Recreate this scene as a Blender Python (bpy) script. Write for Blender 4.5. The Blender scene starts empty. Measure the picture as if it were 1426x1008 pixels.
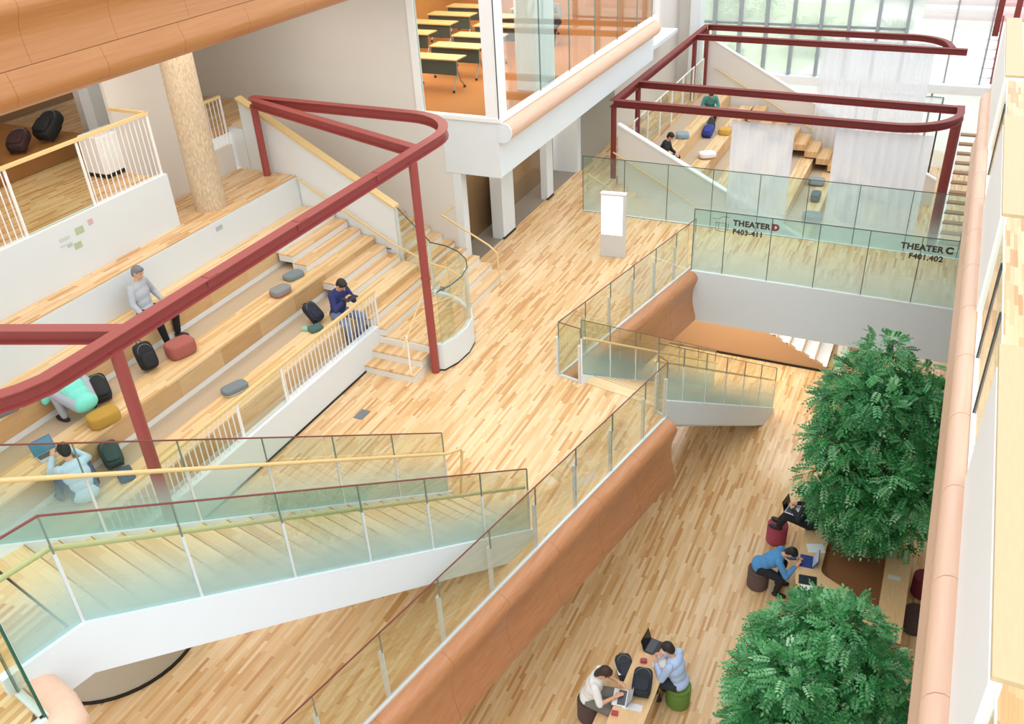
import bpy, bmesh, math, random
import numpy as np
from mathutils import Vector, Matrix

random.seed(7)
rng = np.random.default_rng(7)
scene = bpy.context.scene
COL = scene.collection

# ------------------------------------------------------------------ camera
YAW, PITCH, ROLL, FPX = -0.469637, 0.553874, 0.057981, 1243.94
cam_d = bpy.data.cameras.new('camera')
cam = bpy.data.objects.new('camera', cam_d)
COL.objects.link(cam)
fw = Vector((math.sin(YAW) * math.cos(PITCH), math.cos(YAW) * math.cos(PITCH), -math.sin(PITCH)))
rt = Vector((math.cos(YAW), -math.sin(YAW), 0))
dn = fw.cross(rt)
r2 = math.cos(ROLL) * rt + math.sin(ROLL) * dn
d2 = -math.sin(ROLL) * rt + math.cos(ROLL) * dn
mw = Matrix((r2, -d2, -fw)).transposed().to_4x4()
mw.translation = (0, 0, 8.8)
cam.matrix_world = mw
cam_d.sensor_width = 36
cam_d.lens = 36 * FPX / 1426
cam_d.clip_start = 0.05
cam_d.clip_end = 300
scene.camera = cam

# ------------------------------------------------------------------ light
world = bpy.data.worlds.new('world')
scene.world = world
world.use_nodes = True
bg = world.node_tree.nodes['Background']
bg.inputs[0].default_value = (0.93, 0.97, 1.0, 1)
bg.inputs[1].default_value = 1.12
sun_d = bpy.data.lights.new('sun', 'SUN')
sun_d.energy = 0.7
sun_d.angle = math.radians(70)
sun_d.color = (1, 0.98, 0.96)
sun = bpy.data.objects.new('sun', sun_d)
COL.objects.link(sun)
sun.rotation_euler = Vector((-0.3, 0.3, -0.9)).to_track_quat('-Z', 'Y').to_euler()
scene.view_settings.view_transform = 'Standard'
scene.view_settings.look = 'None'
scene.view_settings.gamma = 1
scene.view_settings.use_curve_mapping = False
scene.view_settings.exposure = 0.55


def area(name, loc, sx, sy, power, col=(1, 0.93, 0.84)):
    d = bpy.data.lights.new(name, 'AREA')
    d.shape = 'RECTANGLE'
    d.size, d.size_y, d.energy, d.color = sx, sy, power, col
    o = bpy.data.objects.new(name, d)
    COL.objects.link(o)
    o.location = loc
    return o


area('classroom_fill_light', (-11.0, 21.0, 6.35), 4, 8, 330)  # unseen fill, added to brighten the classroom interior
area('corridor_fill_light', (-9.9, 20.0, 2.1), 0.8, 6, 90)  # added fill for the dim rooms under the classroom, no fitting in view
area('gallery_fill_light', (-14.5, 9.0, 6.1), 3, 8, 35)  # unseen fill added under the slab of the upper gallery
area('landing_fill_light', (-11.6, 10.0, 6.1), 1.5, 9, 95)  # added fill, lightens the landing and the grey end wall
area('hall_fill_light', (-3.6, 19.0, -1.35), 4, 1.5, 70)  # unseen fill added to lighten the tan wall below the bridge

# ------------------------------------------------------------------ materials
MATS = {}


def lin(h):
    h = h.lstrip('#')
    out = []
    for i in (0, 2, 4):
        c = int(h[i:i + 2], 16) / 255
        out.append(c / 12.92 if c <= 0.04045 else ((c + 0.055) / 1.055) ** 2.4)
    return (*out, 1)


def mat(name, hexc, rough=0.5, metal=0.0, spec=0.5, noise=0.0, scale=20.0, bump=0.0, stretch=(1, 1, 1), sheen=0.0):
    if name in MATS:
        return MATS[name]
    m = bpy.data.materials.new(name)
    m.use_nodes = True
    nt = m.node_tree
    p = nt.nodes['Principled BSDF']
    c = lin(hexc)
    p.inputs['Base Color'].default_value = c
    p.inputs['Roughness'].default_value = rough
    p.inputs['Metallic'].default_value = metal
    p.inputs['Specular IOR Level'].default_value = spec
    if sheen:
        p.inputs['Sheen Weight'].default_value = sheen
    if noise or bump:
        tc = nt.nodes.new('ShaderNodeTexCoord')
        mp = nt.nodes.new('ShaderNodeMapping')
        mp.inputs['Scale'].default_value = stretch
        n = nt.nodes.new('ShaderNodeTexNoise')
        n.inputs['Scale'].default_value = scale
        n.inputs['Detail'].default_value = 4
        nt.links.new(tc.outputs['Object'], mp.inputs[0])
        nt.links.new(mp.outputs[0], n.inputs[0])
        if noise:
            mx = nt.nodes.new('ShaderNodeMix')
            mx.data_type = 'RGBA'
            mx.inputs[6].default_value = tuple(min(1, x * (1 - noise)) for x in c[:3]) + (1,)
            mx.inputs[7].default_value = tuple(min(1, x * (1 + noise)) for x in c[:3]) + (1,)
            nt.links.new(n.outputs[0], mx.inputs[0])
            nt.links.new(mx.outputs[2], p.inputs['Base Color'])
        if bump:
            b = nt.nodes.new('ShaderNodeBump')
            b.inputs['Strength'].default_value = bump
            b.inputs['Distance'].default_value = 0.01
            nt.links.new(n.outputs[0], b.inputs['Height'])
            nt.links.new(b.outputs[0], p.inputs['Normal'])
    MATS[name] = m
    return m


def planks(name, pal, w=0.075, L=0.9, rot=0.0, rough=0.33, contrast=1.0, spec=0.5):
    """strip flooring: every strip gets its own tone; strips run along world Y turned by rot"""
    m = bpy.data.materials.new(name)
    m.use_nodes = True
    nt = m.node_tree
    N = nt.nodes.new
    lk = nt.links.new
    p = nt.nodes['Principled BSDF']
    p.inputs['Roughness'].default_value = rough
    p.inputs['Specular IOR Level'].default_value = spec
    g = N('ShaderNodeNewGeometry')
    mp = N('ShaderNodeMapping')
    mp.inputs['Rotation'].default_value = (0, 0, rot)
    lk(g.outputs['Position'], mp.inputs[0])
    sp = N('ShaderNodeSeparateXYZ')
    lk(mp.outputs[0], sp.inputs[0])

    def mth(op, a, b=None):
        n = N('ShaderNodeMath')
        n.operation = op
        for i, x in enumerate((a, b)):
            if x is None:
                continue
            if isinstance(x, (int, float)):
                n.inputs[i].default_value = x
            else:
                lk(x, n.inputs[i])
        return n.outputs[0]
    xs = mth('DIVIDE', sp.outputs[0], w)
    row = mth('FLOOR', xs)
    w1 = N('ShaderNodeTexWhiteNoise')
    w1.noise_dimensions = '1D'
    lk(row, w1.inputs['W'])
    ys = mth('ADD', mth('DIVIDE', sp.outputs[1], L), mth('MULTIPLY', w1.outputs[0], 13.7))
    col = mth('FLOOR', ys)
    cb = N('ShaderNodeCombineXYZ')
    lk(row, cb.inputs[0])
    lk(col, cb.inputs[1])
    w2 = N('ShaderNodeTexWhiteNoise')
    w2.noise_dimensions = '2D'
    lk(cb.outputs[0], w2.inputs[0])
    rp = N('ShaderNodeValToRGB')
    rp.color_ramp.interpolation = 'CONSTANT'
    rp.color_ramp.elements.remove(rp.color_ramp.elements[0])
    for i, h in enumerate(pal):
        e = rp.color_ramp.elements[0] if i == 0 else rp.color_ramp.elements.new(i / len(pal))
        e.position = i / len(pal)
        e.color = lin(h)
    lk(w2.outputs[0], rp.inputs[0])
    gm = N('ShaderNodeMapping')
    gm.inputs['Scale'].default_value = (70, 2.5, 20)
    lk(mp.outputs[0], gm.inputs[0])
    gn = N('ShaderNodeTexNoise')
    gn.inputs['Scale'].default_value = 1.0
    gn.inputs['Detail'].default_value = 3
    lk(gm.outputs[0], gn.inputs[0])
    gr = mth('ADD', mth('MULTIPLY', gn.outputs[0], 0.30 * contrast), 1 - 0.15 * contrast)
    fx = mth('FRACT', xs)
    gap = mth('ADD', mth('MULTIPLY', mth('GREATER_THAN', fx, 0.05), 0.14), 0.86)
    fy = mth('FRACT', ys)
    gap2 = mth('ADD', mth('MULTIPLY', mth('GREATER_THAN', fy, 0.006), 0.14), 0.86)
    k = mth('MULTIPLY', mth('MULTIPLY', gr, gap), gap2)
    mx = N('ShaderNodeMix')
    mx.data_type = 'RGBA'
    mx.blend_type = 'MULTIPLY'
    mx.inputs[0].default_value = 1
    lk(rp.outputs[0], mx.inputs[6])
    lk(k, mx.inputs[7])
    lk(mx.outputs[2], p.inputs['Base Color'])
    MATS[name] = m
    return m


def veneer(name, a, b, rough=0.34, axis='y'):
    """copper brown veneer, fine streaks along the length"""
    m = bpy.data.materials.new(name)
    m.use_nodes = True
    nt = m.node_tree
    p = nt.nodes['Principled BSDF']
    p.inputs['Roughness'].default_value = rough
    g = nt.nodes.new('ShaderNodeNewGeometry')
    mp = nt.nodes.new('ShaderNodeMapping')
    mp.inputs['Scale'].default_value = (9, 0.5, 14)
    mp.inputs['Rotation'].default_value = (0, 0, 0 if axis == 'y' else math.radians(11.3))
    n = nt.nodes.new('ShaderNodeTexNoise')
    n.inputs['Scale'].default_value = 2.2
    n.inputs['Detail'].default_value = 6
    mx = nt.nodes.new('ShaderNodeMix')
    mx.data_type = 'RGBA'
    mx.inputs[6].default_value = lin(a)
    mx.inputs[7].default_value = lin(b)
    nt.links.new(g.outputs['Position'], mp.inputs[0])
    nt.links.new(mp.outputs[0], n.inputs[0])
    nt.links.new(n.outputs[0], mx.inputs[0])
    nt.links.new(mx.outputs[2], p.inputs['Base Color'])
    MATS[name] = m
    return m


def glass(name, tint, film=0.0, filmcol='#cfe6e2', refl=1.0, base_film=0.0):
    """thin tinted pane; film = printed frosted gradient, strongest at the foot of the pane (UV v); on the facade an even painted glare veil"""
    m = bpy.data.materials.new(name)
    m.use_nodes = True
    nt = m.node_tree
    for n in list(nt.nodes):
        nt.nodes.remove(n)
    N = nt.nodes.new
    lk = nt.links.new
    out = N('ShaderNodeOutputMaterial')
    tr = N('ShaderNodeBsdfTransparent')
    tr.inputs[0].default_value = lin(tint)
    gl = N('ShaderNodeBsdfGlossy')
    gl.inputs['Roughness'].default_value = 0.02
    fr = N('ShaderNodeFresnel')
    fr.inputs[0].default_value = 1.35
    sc = N('ShaderNodeMath')
    sc.operation = 'MULTIPLY'
    sc.inputs[1].default_value = refl
    lk(fr.outputs[0], sc.inputs[0])
    mix = N('ShaderNodeMixShader')
    lk(sc.outputs[0], mix.inputs[0])
    lk(tr.outputs[0], mix.inputs[1])
    lk(gl.outputs[0], mix.inputs[2])
    last = mix.outputs[0]
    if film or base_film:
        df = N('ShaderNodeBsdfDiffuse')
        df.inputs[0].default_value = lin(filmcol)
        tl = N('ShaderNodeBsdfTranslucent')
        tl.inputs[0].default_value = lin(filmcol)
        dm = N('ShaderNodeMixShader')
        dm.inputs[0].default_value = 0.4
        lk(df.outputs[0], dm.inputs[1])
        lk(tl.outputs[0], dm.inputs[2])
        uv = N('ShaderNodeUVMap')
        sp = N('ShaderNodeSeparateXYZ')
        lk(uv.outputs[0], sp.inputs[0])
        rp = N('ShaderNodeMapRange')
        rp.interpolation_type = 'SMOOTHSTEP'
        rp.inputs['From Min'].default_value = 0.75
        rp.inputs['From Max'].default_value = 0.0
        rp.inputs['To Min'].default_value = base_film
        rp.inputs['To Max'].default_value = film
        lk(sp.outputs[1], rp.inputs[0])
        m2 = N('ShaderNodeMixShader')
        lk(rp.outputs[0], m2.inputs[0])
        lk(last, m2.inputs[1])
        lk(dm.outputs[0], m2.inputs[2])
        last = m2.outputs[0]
    lk(last, out.inputs[0])
    MATS[name] = m
    return m


def sheer(name, hexc, open_=0.45):
    m = bpy.data.materials.new(name)
    m.use_nodes = True
    nt = m.node_tree
    for n in list(nt.nodes):
        nt.nodes.remove(n)
    N = nt.nodes.new
    lk = nt.links.new
    out = N('ShaderNodeOutputMaterial')
    tr = N('ShaderNodeBsdfTransparent')
    df = N('ShaderNodeBsdfDiffuse')
    df.inputs[0].default_value = lin(hexc)
    tl = N('ShaderNodeBsdfTranslucent')
    tl.inputs[0].default_value = lin(hexc)
    a = N('ShaderNodeMixShader')
    a.inputs[0].default_value = 0.5
    lk(df.outputs[0], a.inputs[1])
    lk(tl.outputs[0], a.inputs[2])
    b = N('ShaderNodeMixShader')
    b.inputs[0].default_value = 1 - open_
    lk(tr.outputs[0], b.inputs[1])
    lk(a.outputs[0], b.inputs[2])
    lk(b.outputs[0], out.inputs[0])
    MATS[name] = m
    return m


OAK = ['#deb987', '#e3c296', '#d6aa75', '#e6c99f', '#cd9e69', '#e0bd8e', '#dab381', '#c5945f', '#e4c59a', '#dcb686', '#e1bf91', '#d6ac78', '#e5c69b', '#dbb584']
W_FLOOR = planks('oak_strip_floor', OAK, 0.046, 0.55, 0.0, 0.26, 1.0)
W_SEAT = planks('oak_seat', ['#e4c594', '#e8cda2', '#deba87', '#e6c798', '#d8b079'], 0.06, 1.1, 0.0, 0.4)
W_RISE = planks('oak_riser', ['#d3ad7d', '#dbb888', '#cba271', '#d8b283'], 0.06, 1.0, 0.0, 0.45)
W_TREAD = planks('oak_tread', ['#e0c192', '#e6cba0', '#d8b584', '#e3c598'], 0.09, 2.0, math.radians(90 + 11.3), 0.35)
W_TREADX = planks('oak_tread_side', OAK, 0.085, 1.2, 0.0, 0.35)
W_TABLE = mat('oak_table', '#e6c190', 0.4, noise=0.18, scale=6, stretch=(8, 1, 8))
W_RAIL = mat('pale_wood_rail', '#e4c68d', 0.4, noise=0.1, scale=8, stretch=(1, 6, 6))
W_LEDGE = mat('pale_wood_ledge', '#c9b28a', 0.45, noise=0.08, scale=5, stretch=(8, 1, 8))
COPPER = veneer('copper_veneer', '#ac6c42', '#cc966d', 0.33, 'u')
COPPER_Y = veneer('copper_veneer_long', '#a96c3b', '#c48a54', 0.33, 'y')
COPPER_P = veneer('copper_veneer_pale', '#ddb094', '#e8c6ae', 0.4, 'y')
WHITE = mat('white_paint', '#e0e7eb', 0.6, noise=0.015, scale=3)
WHITE2 = mat('bright_white', '#f2f3f3', 0.5)
GREYW = mat('grey_wall_paint', '#e0dcd6', 0.7, noise=0.02, scale=2)
GREYD = mat('grey_panel', '#a3a096', 0.45)
TAN = mat('tan_wall', '#b8926c', 0.6, noise=0.03, scale=2)
TAUPE = mat('taupe_carpet', '#bda98f', 0.95, noise=0.08, scale=90)
STRIP = mat('white_plinth_strip', '#e3e4e2', 0.5)
BLACK = mat('black_base', '#17130f', 0.6)
DARK = mat('dark_steel', '#41494b', 0.4, metal=0.3)
LINE = mat('dark_glass_joint', '#3c4a44', 0.4)
SEAL = mat('grey_green_seal', '#74837c', 0.4)
REDLINE = mat('brown_red_cap', '#7c4640', 0.4)
POSTW = mat('pale_steel_post', '#d8dee0', 0.35, metal=0.1)
RED = mat('oxide_red_steel', '#9c4844', 0.5, noise=0.05, scale=4)
REDF = mat('deep_red_steel', '#7e2f2b', 0.5, noise=0.05, scale=4)
ORANGE = mat('orange_carpet', '#b9743c', 0.95, noise=0.08, scale=30)
BROWNGL = mat('bronze_reflecting_panel', '#8f7250', 0.1, spec=0.8)
STONE = mat('grey_stone_floor', '#8b8175', 0.3)
G_PLAIN = glass('clear_green_glass', '#f9fcf7', refl=0.3)
G_STAIR = glass('film_glass', '#f6fbf6', film=0.6, filmcol='#bcdcdc', refl=0.3, base_film=0.0)
G_BRIDGE = glass('bridge_film_glass', '#eef8f5', film=0.45, filmcol='#e4f3f1', refl=0.3, base_film=0.05)
G_ROOM = glass('room_glass', '#f2f9f6', refl=0.3)
G_FACADE_VEIL = glass('facade_glass_glare_veil', '#fafdfc', film=0.36, filmcol='#f6f9f9', refl=0.3, base_film=0.36)  # even white veil paints the outdoor glare into the panes
SHEER = sheer('sheer_white_curtain', '#fafbff', 0.42)


# ------------------------------------------------------------------ mesh helpers
class MB:
    def __init__(s):
        s.v, s.f = [], []

    def add(s, vs, fs):
        b = len(s.v)
        s.v += [tuple(float(c) for c in p) for p in vs]
        s.f += [tuple(i + b for i in f) for f in fs]
        return s

    def hexa(s, p):
        return s.add(p, [(0, 3, 2, 1), (4, 5, 6, 7), (0, 1, 5, 4), (1, 2, 6, 5), (2, 3, 7, 6), (3, 0, 4, 7)])

    def box(s, x0, x1, y0, y1, z0, z1, M=None):
        p = [Vector(q) for q in ((x0, y0, z0), (x1, y0, z0), (x1, y1, z0), (x0, y1, z0),
                                 (x0, y0, z1), (x1, y0, z1), (x1, y1, z1), (x0, y1, z1))]
        if M is not None:
            p = [M @ q for q in p]
        return s.hexa(p)

    def prism(s, poly, d):
        n = len(poly)
        d = Vector(d)
        poly = [Vector(q) for q in poly]
        vs = poly + [q + d for q in poly]
        fs = [tuple(range(n - 1, -1, -1)), tuple(range(n, 2 * n))]
        fs += [(i, (i + 1) % n, n + (i + 1) % n, n + i) for i in range(n)]
        return s.add(vs, fs)

    def tube(s, pts, r, n=8, r1=None):
        pts = [Vector(p) for p in pts]
        m = len(pts)
        vs, fs = [], []
        ref = Vector((0, 0, 1))
        for i, p in enumerate(pts):
            t = (pts[min(i + 1, m - 1)] - pts[max(i - 1, 0)]).normalized()
            if abs(t.dot(ref)) > 0.95:
                ref = Vector((1, 0.1, 0)).normalized()
            a = t.cross(ref).normalized()
            b = t.cross(a)
            rr = r if r1 is None else r + (r1 - r) * i / max(1, m - 1)
            for k in range(n):
                an = 2 * math.pi * k / n
                vs.append(p + (a * math.cos(an) + b * math.sin(an)) * rr)
        for i in range(m - 1):
            for k in range(n):
                fs.append((i * n + k, i * n + (k + 1) % n, (i + 1) * n + (k + 1) % n, (i + 1) * n + k))
        fs.append(tuple(range(n - 1, -1, -1)))
        fs.append(tuple((m - 1) * n + k for k in range(n)))
        return s.add(vs, fs)

    def lathe(s, prof, c=(0, 0, 0), n=28):
        vs, fs = [], []
        for r, z in prof:
            for k in range(n):
                a = 2 * math.pi * k / n
                vs.append((c[0] + r * math.cos(a), c[1] + r * math.sin(a), c[2] + z))
        for i in range(len(prof) - 1):
            for k in range(n):
                fs.append((i * n + k, i * n + (k + 1) % n, (i + 1) * n + (k + 1) % n, (i + 1) * n + k))
        fs.append(tuple(range(n - 1, -1, -1)))
        fs.append(tuple((len(prof) - 1) * n + k for k in range(n)))
        return s.add(vs, fs)

    def sweep(s, prof, pts, cap=True):
        """profile (side, up) along a horizontal polyline; side points to the right of travel"""
        pts = [Vector(p) for p in pts]
        m, n = len(pts), len(prof)
        vs, fs = [], []
        for i, p in enumerate(pts):
            t0 = (pts[i] - pts[i - 1]) if i > 0 else pts[1] - pts[0]
            t1 = (pts[i + 1] - pts[i]) if i < m - 1 else t0
            t0.z = t1.z = 0
            t0.normalize()
            t1.normalize()
            a = Vector((t0.y, -t0.x, 0))
            b = Vector((t1.y, -t1.x, 0))
            c = (a + b)
            c /= max(0.3, 1 + a.dot(b))
            for u, w in prof:
                vs.append(p + c * u + Vector((0, 0, w)))
        for i in range(m - 1):
            for k in range(n):
                fs.append((i * n + k, i * n + (k + 1) % n, (i + 1) * n + (k + 1) % n, (i + 1) * n + k))
        if cap:
            fs.append(tuple(range(n - 1, -1, -1)))
            fs.append(tuple((m - 1) * n + k for k in range(n)))
        return s.add(vs, fs)

    def sup(s, c, rad, e1=0.35, e2=0.35, M=None, nu=20, nv=12):
        """superellipsoid: a soft-cornered block"""
        def pw(x, e):
            return math.copysign(abs(x) ** e, x)
        vs, fs = [], []
        for j in range(nv + 1):
            ph = -math.pi / 2 + math.pi * j / nv
            for i in range(nu):
                th = 2 * math.pi * i / nu
                q = Vector((rad[0] * pw(math.cos(ph), e1) * pw(math.cos(th), e2),
                            rad[1] * pw(math.cos(ph), e1) * pw(math.sin(th), e2),
                            rad[2] * pw(math.sin(ph), e1)))
                if M is not None:
                    q = M @ q
                vs.append(q + Vector(c))
        for j in range(nv):
            for i in range(nu):
                fs.append((j * nu + i, j * nu + (i + 1) % nu, (j + 1) * nu + (i + 1) % nu, (j + 1) * nu + i))
        return s.add(vs, fs)

    def cone(s, p1, r1, p2, r2, n=10):
        p1, p2 = Vector(p1), Vector(p2)
        t = p2 - p1
        L = t.length
        if L < 1e-6:
            t, L = Vector((0, 0, 1)), 1e-6
        t = t / t.length
        ref = Vector((0, 0, 1)) if abs(t.z) < 0.9 else Vector((1, 0, 0))
        a = t.cross(ref).normalized()
        b = t.cross(a)
        rings = []
        for k in (-80, -45, 0):
            rings.append((p1 + t * (r1 * math.sin(math.radians(k))), r1 * math.cos(math.radians(k))))
        for k in (0, 45, 80):
            rings.append((p2 + t * (r2 * math.sin(math.radians(k))), r2 * math.cos(math.radians(k))))
        vs, fs = [], []
        for c, r in rings:
            for i in range(n):
                an = 2 * math.pi * i / n
                vs.append(c + (a * math.cos(an) + b * math.sin(an)) * r)
        for j in range(len(rings) - 1):
            for i in range(n):
                fs.append((j * n + i, j * n + (i + 1) % n, (j + 1) * n + (i + 1) % n, (j + 1) * n + i))
        fs.append(tuple(range(n - 1, -1, -1)))
        fs.append(tuple((len(rings) - 1) * n + i for i in range(n)))
        return s.add(vs, fs)

    def mesh(s, name, m, smooth=False, fix=True):
        me = bpy.data.meshes.new(name)
        me.from_pydata(s.v, [], s.f)
        if fix:
            bm = bmesh.new()
            bm.from_mesh(me)
            bmesh.ops.recalc_face_normals(bm, faces=bm.faces)
            bm.to_mesh(me)
            bm.free()
        if smooth:
            me.polygons.foreach_set('use_smooth', [True] * len(me.polygons))
            if smooth == 'auto':
                me.set_sharp_from_angle(angle=math.radians(40))
        me.materials.append(m)
        return me


PM = {}


def link(name, me, parent=None, loc=None, rot=None, world=True):
    o = bpy.data.objects.new(name, me)
    COL.objects.link(o)
    if loc is not None:
        o.location = loc
    if rot is not None:
        o.rotation_euler = rot
    if parent is not None:
        o.parent = parent
        if world:
            o.matrix_parent_inverse = PM[parent.name].inverted()
    return o


def ob(name, mb, m, parent=None, smooth=False, world=True, bev=0.0, loc=None, rot=None):
    o = link(name, mb.mesh(name, m, smooth), parent, loc, rot, world)
    if bev:
        b = o.modifiers.new('bevel', 'BEVEL')
        b.width = bev
        b.segments = 2
        b.limit_method = 'ANGLE'
    return o


def tag(o, label, cat=None, group=None, kind=None):
    o['label'] = label
    if cat:
        o['category'] = cat
    if group:
        o['group'] = group
    if kind:
        o['kind'] = kind
    return o


def thing(name, label, cat, loc=(0, 0, 0), rz=0.0, group=None, kind=None):
    o = bpy.data.objects.new(name, None)
    COL.objects.link(o)
    o.empty_display_size = 0.1
    o.location = loc
    o.rotation_euler = (0, 0, rz)
    PM[o.name] = Matrix.Translation(loc) @ Matrix.Rotation(rz, 4, 'Z')
    if label:
        tag(o, label, cat, group, kind)
    elif kind:
        o['kind'] = kind
    return o


def struct(name, mb, m, smooth=False):
    o = ob(name, mb, m, None, smooth)
    o['kind'] = 'structure'
    return o


def sroot(name, loc=(0, 0, 0)):
    o = thing(name, None, None, loc, kind='structure')
    return o


# slanted frame: the open edge of the main floor is turned about 11 degrees
UX, UY = 0.1965, 0.9805


def S(s, v, z=0.0):
    return Vector((-4.0 + s * UX + v * UY, 8.34 + s * UY - v * UX, z))


L0, L2, L3 = -3.5, 3.45, 7.0


# ------------------------------------------------------------------ glass balustrades
def pane(a, b, h, t=0.016):
    a, b = Vector(a), Vector(b)
    d = b - a
    n = Vector((d.y, -d.x, 0)).normalized() * (t / 2)
    up = Vector((0, 0, h))
    p = [a - n, b - n, b + n, a + n]
    mb = MB().hexa(p + [q + up for q in p])
    me = bpy.data.meshes.new('glass_panel')
    me.from_pydata(mb.v, [], mb.f)
    uv = me.uv_layers.new(name='UVMap')
    for lp in me.loops:
        uv.data[lp.index].uv = (0.5, 1.0 if lp.vertex_index >= 4 else 0.0)
    return me


def bar(a, b, w, h, m, name, parent, dz=0.0, off=0.0, round_=False):
    a, b = Vector(a), Vector(b)
    d = b - a
    n = Vector((d.y, -d.x, 0)).normalized()
    a, b = a + n * off + Vector((0, 0, dz)), b + n * off + Vector((0, 0, dz))
    if round_:
        return ob(name, MB().tube([a, b], w, 10), m, parent, 'auto')
    n *= w / 2
    up = Vector((0, 0, h))
    p = [a - n, b - n, b + n, a + n]
    return ob(name, MB().hexa(p + [q + up for q in p]), m, parent)


def rail(name, label, pts, h, seg, gm, top=None, base=None, joint=None, hand=None, group=None, cat='railing', ends=True):
    pts = [Vector(p) for p in pts]
    t = thing(name, label, cat, tuple(pts[0]), 0, group)
    first = None
    for i in range(len(pts) - 1):
        a, b = pts[i], pts[i + 1]
        n = max(1, round((b - a).length / seg))
        st = (b - a) / n
        g = st.normalized() * 0.006
        me = pane(g, st - g, h)
        me.materials.append(gm)
        for k in range(n):
            link('glass_panel', me, t, a + st * k)
        if top:
            bar(a, b, top[1], top[1], top[0], 'top_edge', t, dz=h)
        if base:
            bar(a, b, base[1], base[2], base[0], 'base_rail', t, dz=base[3] if len(base) > 3 else -0.02)
        if joint:
            jm, jw, z0, z1 = joint[:4]
            off = joint[4] if len(joint) > 4 else 0.0
            d = (b - a)
            nn = Vector((d.y, -d.x, 0)).normalized() * off
            jme = MB().box(-jw / 2, jw / 2, -jw / 2, jw / 2, z0, z1).mesh('post', jm)
            for k in range(0 if (ends or i) else 1, n + (1 if i == len(pts) - 2 and ends else 0)):
                link('post', jme, t, a + st * k + nn, rot=(0, 0, math.atan2(d.y, d.x)))
            if z1 < h - 0.05:
                lme = MB().box(-0.005, 0.005, -0.01, 0.01, z1, h).mesh('joint_seal', SEAL)
                for k in range(0 if (ends or i) else 1, n + (1 if i == len(pts) - 2 and ends else 0)):
                    link('joint_seal', lme, t, a + st * k, rot=(0, 0, math.atan2(d.y, d.x)))
        if hand:
            bar(a, b, hand[1], 0, hand[0], 'handrail', t, dz=hand[2], off=hand[3], round_=True)
    return t


# ------------------------------------------------------------------ floors, slabs, big walls
fl = [(-14, -3), tuple(S(-12, 0)[:2]), tuple(S(3.8, 0)[:2]), tuple(S(3.8, -0.2)[:2]), tuple(S(3.915, -0.2)[:2]), tuple(S(3.915, -2.24)[:2]), tuple(S(9.25, -2.24)[:2]), (-4.36, 17.6),
      (3.2, 17.5), (3.2, 19.95), (-7.85, 20.05), (-7.85, 36), (-9.05, 36), (-9.05, 15.95), (-14, 15.95)]
struct('floor_main', MB().prism([(x, y, -0.35) for x, y in fl], (0, 0, 0.35)), W_FLOOR)
struct('floor_lower', MB().box(-12, 5, -3, 38, L0 - 0.2, L0), W_FLOOR)
struct('floor_corridor_rooms', MB().box(-12, -9.05, 15.95, 30, -0.3, -0.002), STONE)

FAS = [(-0.08, -0.02), (0.05, -0.005), (0.13, -0.02), (0.195, -0.065), (0.235, -0.14), (0.23, -0.21), (0.195, -0.31), (0.16, -0.43),
       (0.145, -0.56), (0.15, -0.7), (0.17, -0.84), (0.2, -0.97), (0.235, -1.1), (0.24, -1.2), (-0.08, -1.2)]


def fascia(name, prof, p0, p1, seg, m):
    p0, p1 = Vector(p0), Vector(p1)
    r = sroot(name, tuple(p0))
    n = max(1, round((p1 - p0).length / seg))
    st = (p1 - p0) / n
    g = st.normalized() * 0.002
    me = MB().sweep(prof, [g, st - g]).mesh('panel', m, 'auto')
    for k in range(n):
        link('panel', me, r, p0 + st * k)
    ob('backing', MB().sweep([(u * 0.95 - 0.006, z * 0.998 - 0.006) for u, z in prof], [p0, p1]), m, r)
    return r


fascia('trim_1', FAS, S(-8, 0), S(3.72, 0), 1.12, COPPER)
fascia('trim_2', FAS, S(3.95, -2.24), S(9.2, -2.24), 1.3, COPPER)
# white soffit under the main floor and the bridge
struct('ceiling_lower', MB().prism([(x, y, -1.2) for x, y in [(-9, -3), tuple(S(-12, -0.1)[:2]), tuple(S(3.7, -0.1)[:2]), tuple(S(3.7, -2.35)[:2]),
                                                            tuple(S(9.2, -2.35)[:2]), (-7.5, 18.4), (-9, 18)]], (0, 0, 0.1)), WHITE)
# bridge fascia
struct('trim_bridge', MB().box(-4.36, 3.2, 17.52, 17.6, -1.22, -0.0), WHITE)
struct('trim_bridge_back', MB().box(-7.85, 3.2, 19.95, 20.03, -0.5, 0.0), WHITE)
struct('ceiling_bridge', MB().box(-6.0, 3.2, 17.6, 19.95, -1.22, -1.1), WHITE)
struct('trim_landing_edge', MB().prism([S(3.82, -2.3, -1.2), S(3.82, 0.0, -1.2), S(3.82, 0.0, -0.36), S(3.82, -2.3, -0.36)], S(0.08, 0, 0) - S(0, 0, 0)), WHITE)

# left end wall (grey) behind the seating, with the classroom standing out of it
struct('wall_end', MB().prism([(-17, 15.9, 0), (-9.06, 15.9, 0), (-9.06, 15.9, 3.44), (-9.93, 15.9, 3.44), (-9.93, 15.9, 8.5), (-17, 15.9, 8.5)], (0, 0.15, 0)), GREYW)
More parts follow.
